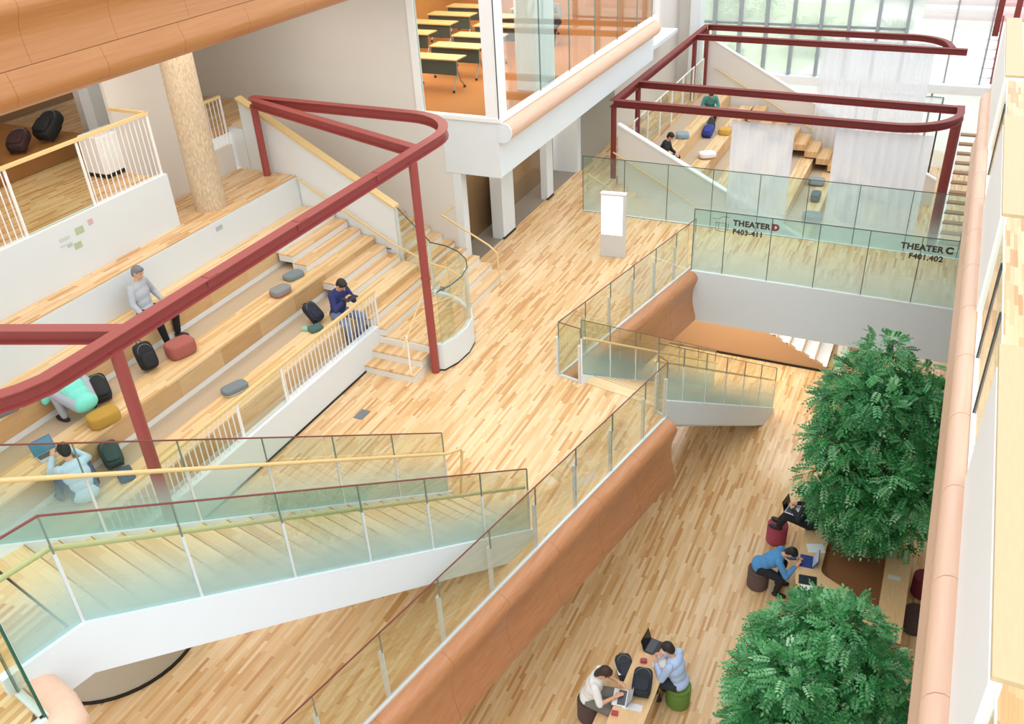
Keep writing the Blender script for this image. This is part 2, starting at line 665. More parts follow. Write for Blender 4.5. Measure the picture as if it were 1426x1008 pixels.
# upper storey slab over the gallery
struct('ceiling_gallery', MB().box(-20, -9.55, -3, 15.9, 6.25, 7.0), WHITE)
FAS3 = [(-0.05, 6.2), (0.1, 6.2), (0.2, 6.25), (0.25, 6.33), (0.25, 6.42), (0.215, 6.52), (0.185, 6.62), (-0.05, 6.62)]
FAS3B = [(-0.05, 6.63), (0.183, 6.63), (0.16, 6.76), (0.15, 6.9), (0.16, 7.02), (0.2, 7.12), (0.25, 7.2), (0.25, 7.28), (0.2, 7.34), (0.1, 7.37), (-0.05, 7.37)]
fascia('trim_3', FAS3, (-9.55, 0, 0), (-9.55, 15.9, 0), 1.32, COPPER_Y)
fascia('trim_4', FAS3B, (-9.55, -0.66, 0), (-9.55, 15.9, 0), 1.32, COPPER_Y)

# ------------------------------------------------------------------ classroom storey
struct('floor_classroom', MB().box(-14.45, -8.07, 16.03, 26.2, 3.2, 3.455), ORANGE)
struct('ceiling_classroom', MB().box(-14.5, -8.06, 15.92, 26.3, 6.5, 6.7), WHITE)
struct('wall_classroom_far', MB().box(-14.5, -8.15, 26.2, 26.3, 3.3, 4.15).box(-14.5, -12, 26.2, 26.3, 4.15, 6.5), mat('orange_wood_wall', '#c98f5a', 0.5, noise=0.1, scale=4, stretch=(1, 1, 6)))
struct('wall_classroom_side', MB().box(-14.6, -14.45, 16.06, 26.3, 3.3, 6.5), mat('classroom_wood', '#c48a4d', 0.5, noise=0.15, scale=4, stretch=(6, 6, 1)))
fr = struct('trim_5', MB().box(-9.37, -8.06, 15.88, 16.02, 2.28, 3.44), WHITE)
struct('trim_6', MB().box(-8.4, -8.065, 16.01, 26.25, 2.285, 3.44), WHITE)
struct('ceiling_corridor', MB().box(-12, -8.41, 16.13, 30, 2.29, 2.4), WHITE)
struct('trim_7', MB().box(-9.95, -7.98, 15.84, 15.99, 3.45, 3.53).box(-8.12, -7.98, 15.99, 26.3, 3.45, 3.53), WHITE2)
TUBE = [(0.0, 0.0), (0.05, 0.02), (0.15, 0.02), (0.22, -0.02), (0.27, -0.1), (0.28, -0.19), (0.25, -0.28), (0.18, -0.35), (0.1, -0.37), (0.0, -0.37)]
tr = fascia('trim_8', [(u, 3.42 + z) for u, z in TUBE], (-8.06, 15.9, 0), (-8.06, 26.0, 0), 2.02, COPPER_P)
struct('trim_9', MB().sweep([(u * 1.06, 3.42 + z * 1.04 + 0.008) for u, z in TUBE], [(-8.06, 15.86, 0), (-8.06, 15.9, 0)]), WHITE)

# classroom glazing: window_1 faces the seating, window_2 runs along the corridor
w1 = sroot('window_1', (-9.9, 15.92, 3.53))
ob('frame', MB().box(-9.93, -9.78, 15.86, 15.98, 3.5, 6.5), WHITE2, w1)
ob('frame', MB().box(-8.32, -8.03, 15.86, 15.95, 3.5, 6.5).box(-8.1, -8.03, 15.95, 16.25, 3.5, 6.5), WHITE2, w1)
me = pane((-9.78, 15.92, 3.53), (-8.32, 15.92, 3.53), 2.97)
me.materials.append(G_ROOM)
link('pane', me, w1)
ob('corner_seal', MB().box(-8.035, -8.02, 15.85, 15.87, 3.5, 6.5), DARK, w1)
w2 = sroot('window_2', (-8.06, 16.2, 3.53))
gy = [16.25, 18.03, 19.71, 21.37, 23.02, 24.61, 25.97]
for a, b in zip(gy[:-1], gy[1:]):
    me = pane((-8.06, a + 0.01, 3.53), (-8.06, b - 0.01, 3.53), 2.97)
    me.materials.append(G_ROOM)
    link('pane', me, w2)
    ob('mullion', MB().box(-8.075, -8.045, b - 0.006, b + 0.006, 3.53, 6.5), SEAL, w2)
col = thing('white_column', 'broad white column standing inside the corner of the glazed classroom', 'column', (-8.45, 18.6, L2))
ob('shaft', MB().box(-8.7, -8.2, 18.15, 19.2, L2, 6.5), WHITE2, col, bev=0.03)

# ------------------------------------------------------------------ rooms under the classroom
cr = sroot('wall_corridor', (-9.05, 16, 0))
ob('jamb', MB().box(-9.22, -9.03, 15.89, 16.12, 0, 2.27), WHITE, cr)
ob('pier', MB().box(-9.3, -9.0, 17.7, 18.35, 0, 2.28), WHITE, cr)
ob('pier', MB().box(-9.6, -9.3, 18.35, 18.9, 0, 2.28), GREYD, cr)
ob('pier', MB().box(-9.18, -9.0, 20.35, 20.75, 0, 2.28), WHITE, cr)
ob('pier', MB().box(-9.8, -9.0, 22.5, 22.75, 0, 2.28), WHITE, cr)
ob('panel', MB().box(-9.12, -9.02, 22.75, 25.6, 0, 2.28), GREYD, cr)
ob('panel', MB().box(-9.15, -9.02, 25.6, 30, 0, 2.28), GREYW, cr)
ob('back_panel', MB().box(-9.75, -9.7, 15.95, 22.4, 0, 2.28), BROWNGL, cr)
ob('base_strip', MB().box(-9.04, -8.985, 17.7, 18.35, 0, 0.05), BLACK, cr)
ob('base_strip', MB().box(-9.04, -8.985, 20.35, 20.75, 0, 0.05), BLACK, cr)
struct('wall_beyond', MB().box(-14, -8.55, 32.4, 32.6, -0.3, 8), GREYW)
struct('trim_10', MB().box(-8.55, -8.2, 32.0, 32.6, -0.3, 8), WHITE)
struct('wall_beyond_side', MB().box(-9.2, -9.05, 30, 32.5, -0.2, 8), GREYW)

# ------------------------------------------------------------------ tiered seating on the left
ts = thing('tiered_seating', 'long oak tiered seating with taupe carpet strips and white plinths below the white back wall', 'seating', (-8.85, 4, 0))
Y0, Y1, YP = 2.5, 12.3, 14.13
ob('platform', MB().prism([(-12, Y0, 0), (-8.9, Y0, 0), (-8.9, 12.0, 0), (-7.52, 12.0, 0), (-7.42, 12.3, 0), (-7.4, 12.7, 0), (-7.47, 13.05, 0), (-7.65, 13.35, 0),
                          (-7.95, 13.6, 0), (-8.3, 13.75, 0), (-9.65, YP, 0), (-12, YP, 0)], (0, 0, 0.48)), W_FLOOR, ts)
fx = [-9.2, -10.2, -11.2]
for k, x in enumerate(fx):
    z0 = 0.48 + 0.46 * k
    z1 = z0 + 0.46
    xb = fx[k + 1] if k < 2 else -11.95
    ob('seat_riser', MB().box(x - 0.05, x, Y0, YP, z0 + 0.1, z1), W_RISE, ts)
    ob('plinth', MB().box(x - 0.07, x - 0.005, Y0, YP, z0, z0 + 0.1), STRIP, ts)
    ob('seat', MB().box(x - 0.55, x + 0.012, Y0, YP, z1 - 0.03, z1 + 0.012), W_SEAT, ts)
    ob('carpet_strip' if k < 2 else 'seat_back_board', MB().box(xb - 0.05, x - 0.55, Y0, YP, z1 - 0.03, z1), TAUPE if k < 2 else W_SEAT, ts)
    ob('core', MB().box(xb - 0.02, x - 0.06, Y0 + 0.02, YP - 0.02, 0.3, z1 - 0.03), TAUPE, ts)
# side steps beside the parapet
for n in range(1, 10):
    z = 0.48 + 0.153 * n
    xf = -8.72 - 0.3 * (n - 1)
    yl = 12.25 if n > 2 else 12.0
    o = ob('step_tread', MB().box(xf - 0.33, xf + 0.01, yl, YP - 0.02, z - 0.03, z), W_TREADX, ts)
    ob('step_riser', MB().box(xf - 0.33, xf, yl, YP - 0.02, z - 0.153, z - 0.03), STRIP, ts)
for n in range(1, 3):
    z = 0.16 * n
    yf = 11.4 + 0.3 * (n - 1)
    ob('step_tread', MB().box(-8.86, -7.78, yf - 0.01, 12.02, z - 0.03, z), W_TREADX, ts)
    ob('step_riser', MB().box(-8.86, -7.78, yf, 12.01, z - 0.16, z - 0.03), STRIP, ts)
ob('step_riser', MB().box(-8.86, -7.52, 11.975, 12.0, 0.32, 0.45), STRIP, ts)
arc = [(-7.62, 11.96), (-7.5, 12.0), (-7.4, 12.3), (-7.375, 12.7), (-7.45, 13.07), (-7.64, 13.38), (-7.93, 13.63), (-8.3, 13.79), (-8.7, 13.84)]
ob('curved_base', MB().sweep([(0.03, 0), (0.03, 0.56), (-0.06, 0.56), (-0.06, 0)], [(x, y, 0) for x, y in arc[::-1]][::-1]), WHITE, ts, 'auto')
ob('base_black_strip', MB().sweep([(0.036, 0), (0.036, 0.03), (-0.0, 0.03), (-0.0, 0)], [(x, y, 0) for x, y in arc]), BLACK, ts)  # thin black strip along the foot of the curved base
ob('front_wall', MB().box(-9.0, -8.85, Y0, 12.0, 0, 0.66), WHITE, ts)
ob('base_black_strip', MB().box(-8.86, -8.835, Y0, 11.5, 0, 0.035), BLACK, ts)  # thin black strip along the foot of the front wall
ob('back_wall', MB().box(-12.1, -11.95, Y0, YP, 1.4, 2.5), WHITE, ts)
for sx, sy in ((-11.94, 11.6),):
    ob('socket_plate', MB().box(sx, sx + 0.006, sy, sy + 0.16, 2.32, 2.4), mat('plate_grey', '#b4bcc0', 0.4), ts)
# landing behind with the column
struct('floor_landing', MB().box(-13.45, -11.97, Y0 + 0.01, 14.14, 2.505, 2.53), W_FLOOR)

# sloped parapet between seating and side stair, capped in pale wood
pp = thing('sloped_parapet', 'white sloping parapet with a pale wood cap rising towards the gallery', 'parapet', (-9.6, 13.85, 0.5))
PY = 14.15
ob('panel', MB().prism([(-9.65, PY, 0.3), (-9.65, PY, 2.09), (-13.15, PY, 4.0), (-13.15, PY, 0.3)], (0, 0.12, 0)), WHITE, pp)
ob('cap', MB().prism([(-9.62, PY - 0.04, 2.08), (-9.62, PY - 0.04, 2.13), (-13.17, PY - 0.04, 4.06), (-13.17, PY - 0.04, 4.01)], (0, 0.2, 0)), W_RAIL, pp)
ob('side_handrail', MB().tube([(-9.65, PY - 0.08, 1.3), (-11.9, PY - 0.08, 2.5)], 0.022), W_RAIL, pp, 'auto')
for q in (0.1, 0.5, 0.9):
    ob('bracket', MB().tube([(-9.65 - 2.25 * q, PY, 1.3 + 1.2 * q - 0.05), (-9.65 - 2.25 * q, PY - 0.08, 1.3 + 1.2 * q)], 0.009), POSTW, pp)
for x, z in ((-11.1, 1.85), (-9.95, 1.15)):
    ob('step_light', MB().box(x, x + 0.12, PY - 0.006, PY + 0.002, z, z + 0.035), mat('plate_dark', '#77848a', 0.4), pp)
# side stair behind the parapet
st_ = thing('side_staircase', 'narrow oak staircase squeezed between the sloped parapet and the grey end wall', 'staircase', (-8.1, 14.8, 0))
for n in range(20):
    z = 0.138 * (n + 1)
    xf = -8.12 - 0.3 * n
    ob('tread', MB().box(xf - 0.32, xf + 0.01, 14.28, 15.88, z - 0.03, z), W_TREADX, st_)
    ob('riser', MB().box(xf - 0.32, xf, 14.28, 15.88, max(0, z - 0.138), z - 0.03), STRIP, st_)
ob('handrail', MB().tube([(-7.98, 15.4, 0.0), (-8.02, 15.4, 0.8), (-8.2, 15.4, 0.95), (-9.3, 15.4, 1.5), (-9.3, 15.88, 1.5)], 0.02), W_RAIL, st_, 'auto')

# curved glass screen around the platform
cg = thing('curved_glass_screen', 'curved green glass screen around the white-based landing beside the red post', 'railing', (-8.0, 13.0, 0.5))
apts = arc[1:]
for a, b in zip(apts[:-1], apts[1:]):
    me = pane((a[0], a[1], 0.56), (b[0], b[1], 0.56), 1.05)
    me.materials.append(G_PLAIN)
    link('glass_panel', me, cg)
ob('top_edge', MB().tube([(x, y, 1.62) for x, y in apts], 0.012, 6), LINE, cg)
ob('glass_panel', MB().prism([(-8.7, 13.86, 0.6), (-8.7, 13.86, 1.62), (-9.6, 14.18, 2.1), (-9.6, 14.18, 0.9)], (0.004, 0.016, 0)), G_PLAIN, cg)
ob('top_edge', MB().tube([(-8.7, 13.868, 1.62), (-9.6, 14.188, 2.1)], 0.012, 6), LINE, cg)
for x, y, z1 in ((-9.6, 14.18, 2.1), (-8.72, 13.86, 1.62)):
    ob('post', MB().box(x - 0.018, x + 0.018, y - 0.02, y + 0.02, 0.5, z1), POSTW, cg)
ob('post', MB().box(-7.5, -7.44, 13.0, 13.06, 0.5, 1.6), POSTW, cg)
ob('handrail', MB().tube([(-9.62, 14.07, 1.3), (-8.7, 13.74, 1.22), (-8.2, 13.62, 1.22), (-7.8, 13.4, 1.22), (-7.6, 13.05, 1.22), (-7.55, 12.6, 1.22), (-7.75, 12.2, 1.22)], 0.02), W_RAIL, cg, 'auto')
ob('glass_panel', MB().box(-7.5, -7.49, 12.0, 12.5, 0.56, 1.2), G_PLAIN, cg)
ob('glass_panel', MB().box(-7.78, -7.5, 12.0, 12.012, 0.56, 1.2), G_PLAIN, cg)
sh = thing('step_handrail', 'short white post handrail on the three entry steps of the seating', 'handrail', (-7.9, 11.45, 0))
ob('post', MB().tube([(-7.88, 11.45, 0.0), (-7.88, 11.45, 0.95)], 0.018), WHITE2, sh, 'auto')
ob('handrail', MB().tube([(-7.88, 11.3, 0.75), (-7.88, 11.45, 0.9), (-7.9, 12.1, 1.38), (-7.9, 12.5, 1.4)], 0.018), W_RAIL, sh, 'auto')
ob('post', MB().tube([(-7.9, 12.4, 0.48), (-7.9, 12.4, 1.4)], 0.016), WHITE2, sh, 'auto')


# ------------------------------------------------------------------ baluster rails
def balusters(name, label, p0, p1, z0, z1, gaps=(), sp=0.105, group=None):
    p0, p1 = Vector(p0), Vector(p1)
    t = thing(name, label, 'railing', (p0.x, p0.y, z0), 0, group)
    L = (p1 - p0).length
    u = (p1 - p0) / L
    ob('handrail', MB().sweep([(-0.03, z1), (0.03, z1), (0.03, z1 + 0.05), (-0.03, z1 + 0.05)], [p0, p1]), W_RAIL, t)
    me = MB().box(-0.007, 0.007, -0.007, 0.007, z0, z1).mesh('baluster', WHITE2)
    mp = MB().box(-0.013, 0.013, -0.02, 0.02, z0, z1).mesh('post', WHITE2)
    n = int(L / sp)
    for k in range(n + 1):
        d = L * k / n
        if any(a < d < b for a, b in gaps):
            continue
        link('baluster', me, t, p0 + u * d)
    for a, b in list(gaps) + [(0, L)]:
        for d in (a, b):
            link('post', mp, t, p0 + u * min(max(d, 0.01), L - 0.01))
    for a, b in gaps:
        q = pane(p0 + u * (a + .02) + Vector((0, 0, z0 + .02)), p0 + u * (b - .02) + Vector((0, 0, z0 + .02)), z1 - z0 - .03)
        q.materials.append(G_PLAIN)
        link('glass_panel', q, t)
    return t


balusters('baluster_railing', 'white baluster railing with wood handrail on the low wall before the seating', (-8.92, 4.5, 0), (-8.92, 12.1, 0), 0.64, 1.32, gaps=((3.72, 4.8),))
# gallery above the landing
struct('wall_gallery_front', MB().box(-12.6, -12.45, Y0, 11.25, 2.52, 3.52), WHITE)
struct('floor_gallery', MB().prism([(-20, -2, 3.3), (-12.6, -2, 3.3), (-12.6, 11.24, 3.3), (-13.56, 11.24, 3.3), (-13.56, 15.88, 3.3), (-20, 15.88, 3.3)], (0, 0, 0.14)), W_FLOOR)
balusters('baluster_railing', 'white baluster railing with wood handrail along the upper gallery left of the round column', (-12.52, 6.0, 0), (-12.52, 11.2, 0), 3.5, 4.6, gaps=((2.3, 3.65),))
ob_ = thing('handrail_return', 'short wooden handrail turning back to the wall above the gallery railing', 'handrail', (-12.52, 11.2, 4.6))
ob('handrail', MB().box(-13.4, -12.5, 11.17, 11.23, 4.6, 4.65), W_RAIL, ob_)
struct('wall_gallery', MB().box(-13.55, -13.47, 11.27, 12.8, 2.4, 6.24).box(-13.55, -13.47, 12.8, 14.08, 2.4, 3.08), GREYW)
struct('wall_gallery_return', MB().box(-15.6, -13.56, 12.3, 12.42, 3.46, 6.24), GREYW)
struct('wall_gallery_pier', MB().box(-15.0, -14.72, 11.95, 12.29, 3.46, 6.24), WHITE)
struct('wall_gallery_back', MB().box(-19, -18.8, 0, 15.8, 3.46, 6.24), mat('dark_gallery', '#8c6b4b', 0.6))
struct('wall_stair_head', MB().box(-14.6, -13.16, 14.15, 14.27, 2.54, 3.4), WHITE)
cb = thing('gallery_cabinet', 'white cabinet with black base behind the upper gallery railing', 'cabinet', (-13.75, 11.2, L2))
ob('body', MB().box(-14.0, -13.5, 10.85, 11.6, L2 + 0.06, L2 + 0.75), WHITE2, cb, bev=0.02)
ob('base', MB().box(-14.0, -13.5, 10.85, 11.6, L2, L2 + 0.06), BLACK, cb)
pl = thing('raised_platform', 'raised wooden platform with bags on it in the upper gallery', 'platform', (-15.3, 9, L2))
ob('top', MB().box(-17.5, -15.1, 6, 11.9, L2 + 0.32, L2 + 0.37), mat('dark_oak', '#b07a42', 0.4, noise=0.15, scale=5, stretch=(8, 1, 8)), pl)
ob('front', MB().box(-17.5, -15.15, 6, 11.88, L2, L2 + 0.32), mat('dark_oak_front', '#9a6736', 0.5), pl)
# opening in the wall behind the column
balusters('baluster_railing', 'white baluster railing with wood handrail in the wall opening right of the round column', (-13.51, 12.85, 0), (-13.51, 14.05, 0), 3.08, 4.05)
rc = thing('round_column', 'thick round column with speckled bark texture on the wooden landing', 'column', (-12.47, 12.11, 2.52))
bark = mat('speckled_plaster', '#cfbb9f', 0.85, noise=0.55, scale=34, bump=0.8, stretch=(1, 1, 0.35))
ob('shaft', MB().lathe([(0.3, 2.52), (0.3, 6.25)], (-12.5, 12.15, 0), 36), bark, rc, 'auto')

# posters on the gallery front wall
ps = thing('poster_cluster', 'faint green and red printed stickers on the white gallery wall', 'sticker', (-12.44, 9.2, 3.2))
for i, (y, z, a, b, h) in enumerate(((9.08, 3.28, .17, .12, '#b5c7a0'), (8.98, 3.06, .15, .11, '#b5c7a0'), (9.36, 3.33, .1, .1, '#d6b5b2'), (8.75, 3.26, .2, .06, '#ccd5d2'), (8.72, 3.16, .22, .03, '#cbd3d6'), (8.86, 3.12, .1, .05, '#b9c4c1'))):
    ob('sticker', MB().box(-12.452, -12.446, y, y + a, z - b / 2, z + b / 2), mat('sticker%d' % i, h, 0.7, noise=0.3, scale=40), ps)

# ------------------------------------------------------------------ staircase up from the main floor
ms = thing('main_staircase', 'wide oak staircase with white stringers rising from the main floor at lower left', 'staircase', tuple(S(0.1, -0.95, 0)))
RN, RR = 0.275, L2 / 21


def sbox(s0, s1, v0, v1, z0, z1):
    return MB().hexa([S(s0, v0, z0), S(s0, v1, z0), S(s1, v1, z0), S(s1, v0, z0), S(s0, v0, z1), S(s0, v1, z1), S(s1, v1, z1), S(s1, v0, z1)])


O0 = S(0, 0, 0)
tm = MB()
tm.v, tm.f = sbox(0.015, -RN, -1.66, -0.24, RR - 0.035, RR).v, sbox(0, 1, 0, 1, 0, 1).f
tm.v = [tuple(Vector(p) - O0) for p in tm.v]
tread = tm.mesh('tread', W_TREAD)
rm = sbox(-0.004, -0.03, -1.66, -0.24, -0.05, RR - 0.035)
rm.v = [tuple(Vector(p) - O0) for p in rm.v]
riser = rm.mesh('riser', W_TREAD)
NOS = mat('nosing_shadow_tone', '#a98354', 0.6)  # strips paint in the thin shadow lines at the tread edges
nm = sbox(0.017, 0.005, -1.66, -0.24, RR - 0.02, RR + 0.002)
nm.v = [tuple(Vector(p) - O0) for p in nm.v]
nosing_shadow = nm.mesh('nosing_shadow', NOS)
for k in range(21):
    q = S(0.1 - RN * k, 0, RR * k)
    link('tread', tread, ms, q)
    link('nosing_shadow', nosing_shadow, ms, q)
    link('riser', riser, ms, q)
SL = RR / RN
for v0, v1 in ((-0.24, -0.16), (-1.74, -1.66)):
    P = [(0.16, 0), (0.16, 0.15), (-5.64, 0.15 + 5.8 * SL), (-6.3, 0.15 + 5.8 * SL), (-6.3, 3.12), (-5.72, 3.12), (0.16 - 0.36 / SL - 0.02, 0)]
    ob('stringer', MB().prism([S(s, v0, z) for s, z in P], S(0, v1 - v0) - S(0, 0)), WHITE, ms)
ob('soffit', MB().prism([S(-0.62, -1.66, 0.02), S(-0.5, -1.66, 0.12), S(-5.68, -1.66, 3.2), S(-5.72, -1.66, 3.1)], S(0, 1.42) - S(0, 0)), WHITE, ms)
struct('floor_upper_landing', MB().prism([S(-5.7, -1.65, 3.2), S(-5.7, -0.25, 3.2), S(-6.22, -0.25, 3.2), S(-6.26, 0.1, 3.2), S(-6.5, 0.38, 3.2), S(-9, 0.4, 3.2), S(-9, -6, 3.2), S(-7.4, -6, 3.2), S(-6.4, -1.65, 3.2)], (0, 0, 0.25)), W_FLOOR)
CAP = [(-0.02, 0.0), (0.06, 0.01), (0.14, -0.02), (0.2, -0.08), (0.22, -0.16), (0.2, -0.26), (0.16, -0.4), (0.15, -0.6), (0.2, -0.9), (-0.02, -0.9)]
tl = sroot('trim_11', tuple(S(-6.1, 0, L2)))
ob('panel', MB().sweep(CAP, [S(-9, 0.42, L2), S(-6.55, 0.42, L2), S(-6.35, 0.37, L2), S(-6.22, 0.24, L2), S(-6.18, 0.05, L2), S(-6.18, -0.16, L2)][::1]), COPPER_P, tl, 'auto')
stair_rail = dict(top=(REDLINE, 0.016), joint=(POSTW, 0.024, -0.06, 0.72))
z_ = 0.17
rail('glass_balustrade', 'frosted glass balustrade on the near side of the wide oak staircase', [S(0.1, -0.2, z_), S(-5.64, -0.2, z_ + 5.74 * SL), S(-6.15, -0.2, z_ + 5.74 * SL)], 1.08, 1.13, G_STAIR,
     hand=(mat('olive_wood_rail', '#c9c08f', 0.45), 0.024, 0.74, 0.06), base=(DARK, 0.03, 0.012, -0.012), **stair_rail)
rail('glass_balustrade', 'frosted glass balustrade on the far side of the wide oak staircase', [S(0.1, -1.7, z_), S(-5.64, -1.7, z_ + 5.74 * SL), S(-6.6, -1.7, z_ + 5.74 * SL)], 1.08, 1.13, G_STAIR,
     hand=(W_RAIL, 0.024, 0.74, -0.06), base=(DARK, 0.03, 0.012, -0.012), **stair_rail)
he = thing('handrail_end', 'bent wooden handrail end dropping to the floor at the stair foot', 'handrail', tuple(S(0.35, -1.64, 0)))
ob('handrail', MB().tube([S(0.1, -1.64, 0.91), S(0.4, -1.64, 0.8), S(0.42, -1.64, 0.7), S(0.3, -1.64, 0.0)], 0.022), W_RAIL, he, 'auto')
rail('glass_balustrade', 'thick green edged glass balustrade at the head of the staircase in the lower left corner', [S(-6.25, -0.12, L2), S(-6.25, 0.25, L2), S(-8.5, 0.25, L2)], 1.1, 1.2, G_PLAIN,
     top=(mat('green_glass_edge', '#1f5a44', 0.2), 0.02), base=(POSTW, 0.06, 0.05), joint=(mat('green_glass_edge2', '#1f5a44', 0.2), 0.02, 0, 1.1))
cw = thing('curved_wall_base', 'low curved tan wall with black skirting under the wide staircase', 'wall base', (-8.4, 4.85, 0))
ob('face', MB().lathe([(1.07, 0), (1.07, 0.85), (1.0, 0.9)], (-8.4, 4.85, 0), 48), mat('tan_grey', '#b9b2a2', 0.6), cw, 'auto')
ob('skirting', MB().lathe([(1.085, 0), (1.085, 0.05), (1.06, 0.05)], (-8.4, 4.85, 0), 48), BLACK, cw, 'auto')

# ------------------------------------------------------------------ staircase down to the lower hall
ds = thing('lower_staircase', 'oak staircase with white stringers going down to the lower hall through the floor opening', 'staircase', tuple(S(9.8, -1, L0)))
RN2, RR2 = 0.271, 3.5 / 21
b_ = sbox(0.015, -RN2, -1.7, -0.28, RR2 - 0.035, RR2)
b_.v = [tuple(Vector(p) - O0) for p in b_.v]
tread2 = b_.mesh('tread', W_TREAD)
b_ = sbox(-0.004, -0.03, -1.7, -0.28, 0, RR2 - 0.035)
b_.v = [tuple(Vector(p) - O0) for p in b_.v]
riser2 = b_.mesh('riser', W_TREAD)
for k in range(21):
    q = S(9.6 - RN2 * k, 0, L0 + RR2 * k)
    link('tread', tread2, ds, q)
    link('nosing_shadow', nosing_shadow, ds, q + S(0, 0, RR2 - RR) - S(0, 0, 0) + S(0, -0.04) - S(0, 0))
    link('riser', riser2, ds, q)
SL2 = RR2 / RN2
for v0, v1 in ((-0.28, -0.2), (-1.78, -1.7)):
    P = [(9.68, L0), (9.68, L0 + 0.12), (3.85, L0 + 0.12 + 5.83 * SL2), (3.85, -0.4), (4.1, -0.45), (9.68 - 0.6, L0)]
    ob('stringer', MB().prism([S(s, v0, z) for s, z in P], S(0, v1 - v0) - S(0, 0)), WHITE, ds)
ob('soffit', MB().prism([S(9.0, -1.7, L0), S(9.15, -1.7, L0), S(3.9, -1.7, -0.25), S(3.9, -1.7, -0.4)], S(0, 1.42) - S(0, 0)), WHITE, ds)
zt = L0 + 0.14 + 5.83 * SL2
rail('glass_balustrade', 'frosted glass balustrade on the near side of the stair down to the lower hall', [S(3.85, -0.24, zt), S(9.66, -0.24, L0 + 0.14)], 1.08, 1.2, G_STAIR,
     top=(LINE, 0.012), joint=(WHITE2, 0.022, -0.05, 0.72), hand=(W_RAIL, 0.022, 0.74, -0.06))
rail('glass_balustrade', 'frosted glass balustrade on the far side of the stair down to the lower hall', [S(3.85, -1.74, zt), S(9.66, -1.74, L0 + 0.14)], 1.08, 1.2, G_STAIR,
     top=(LINE, 0.012), joint=(WHITE2, 0.022, -0.05, 0.72), hand=(W_RAIL, 0.022, 0.74, 0.06))

# ------------------------------------------------------------------ balustrades along the main floor
edge = dict(top=(REDLINE, 0.014), base=(POSTW, 0.05, 0.05), joint=(POSTW, 0.045, 0.0, 0.79, -0.03))
rail('glass_balustrade', 'clear glass balustrade with pale steel posts along the nearer copper edge', [S(-7, 0), S(3, 0), S(3.72, 0), S(3.8, -0.2)], 1.1, 1.0, G_PLAIN, **edge)
rail('glass_balustrade', 'clear glass balustrade with pale steel posts along the copper edge running to the bridge', [S(3.88, -1.78), S(3.88, -2.24), S(9.2, -2.24)], 1.1, 0.9, G_PLAIN, **edge)
br = rail('glass_balustrade', 'tall glass balustrade with theater lettering on the near side of the bridge', [(-4.37, 17.56, 0), (-3.7, 17.56, 0), (1.05, 17.54, 0), (3.0, 17.53, 0)], 1.42, 0.95, G_BRIDGE,
          top=(LINE, 0.014), base=(WHITE2, 0.06, 0.03), joint=(LINE, 0.014, 0, 1.42))
rail('glass_balustrade', 'tall glass balustrade on the far side of the bridge above the theater', [(-7.86, 20.0, 0), (-3.5, 20.0, 0), (3.0, 19.95, 0)], 1.42, 1.08, G_BRIDGE,
     top=(LINE, 0.014), base=(WHITE2, 0.06, 0.03), joint=(LINE, 0.014, 0, 1.42))


def text(body, x, y, z, size, m, parent, bold=0.0):
    c = bpy.data.curves.new('lettering', 'FONT')
    c.body = body
    c.size = size
    c.extrude = 0.002
    c.offset = bold
    c.space_character = 1.08
    c.materials.append(m)
    tmp = bpy.data.objects.new('lettering_curve', c)
    me_ = bpy.data.meshes.new_from_object(tmp)
    bpy.data.objects.remove(tmp)
    o = bpy.data.objects.new('lettering', me_)
    COL.objects.link(o)
    o.location = (x, y, z)
    o.rotation_euler = (math.radians(90), 0, 0)
    o.parent = parent
    o.matrix_parent_inverse = PM[parent.name].inverted()
    return o


TXT = mat('letter_brown', '#493d38', 0.6)
TXR = mat('letter_maroon', '#8a3034', 0.6)
text('THEATER', -3.54, 17.535, 1.18, 0.17, TXT, br, 0.008)
text('D', -2.74, 17.535, 1.18, 0.185, TXR, br, 0.012)
text('F403-411', -3.54, 17.535, 0.99, 0.155, TXT, br, 0.006)
text('THEATER', -0.27, 17.525, 1.16, 0.17, TXT, br, 0.008)
text('C', 0.53, 17.525, 1.16, 0.185, TXT, br, 0.012)
text('F401.402', -0.1, 17.525, 0.97, 0.155, TXT, br, 0.006)
for ox in (-3.98, 0.72):
    ic = MB()
    for pth in ([(0, 0.28), (0.12, 0.28), (0.22, 0.34), (0.36, 0.34)], [(0.06, 0.2), (0.3, 0.2)], [(0.08, 0.2), (0.08, 0.02), (0.3, 0.0)], [(0.14, 0.2), (0.14, 0.03)], [(0.3, 0.2), (0.3, 0.02)], [(0.34, 0.2), (0.34, 0.03)]):
        ic.tube([(ox + a, 17.535, 1.0 + b) for a, b in pth], 0.005, 5)
    ob('pictogram', ic, TXT, br)

# ------------------------------------------------------------------ red steel frames
IB = [(-0.085, -0.09), (0.085, -0.09), (0.085, -0.076), (0.005, -0.076), (0.005, 0.076), (0.085, 0.076), (0.085, 0.09), (-0.085, 0.09), (-0.085, 0.076), (-0.005, 0.076), (-0.005, -0.076), (-0.085, -0.076)]
IB2 = [(u * 0.97, z * 0.97) for u, z in IB]


def arcpts(c, r, a0, a1, n, z):
    return [(c[0] + r * math.cos(math.radians(a0 + (a1 - a0) * i / n)), c[1] + r * math.sin(math.radians(a0 + (a1 - a0) * i / n)), z) for i in range(n + 1)]


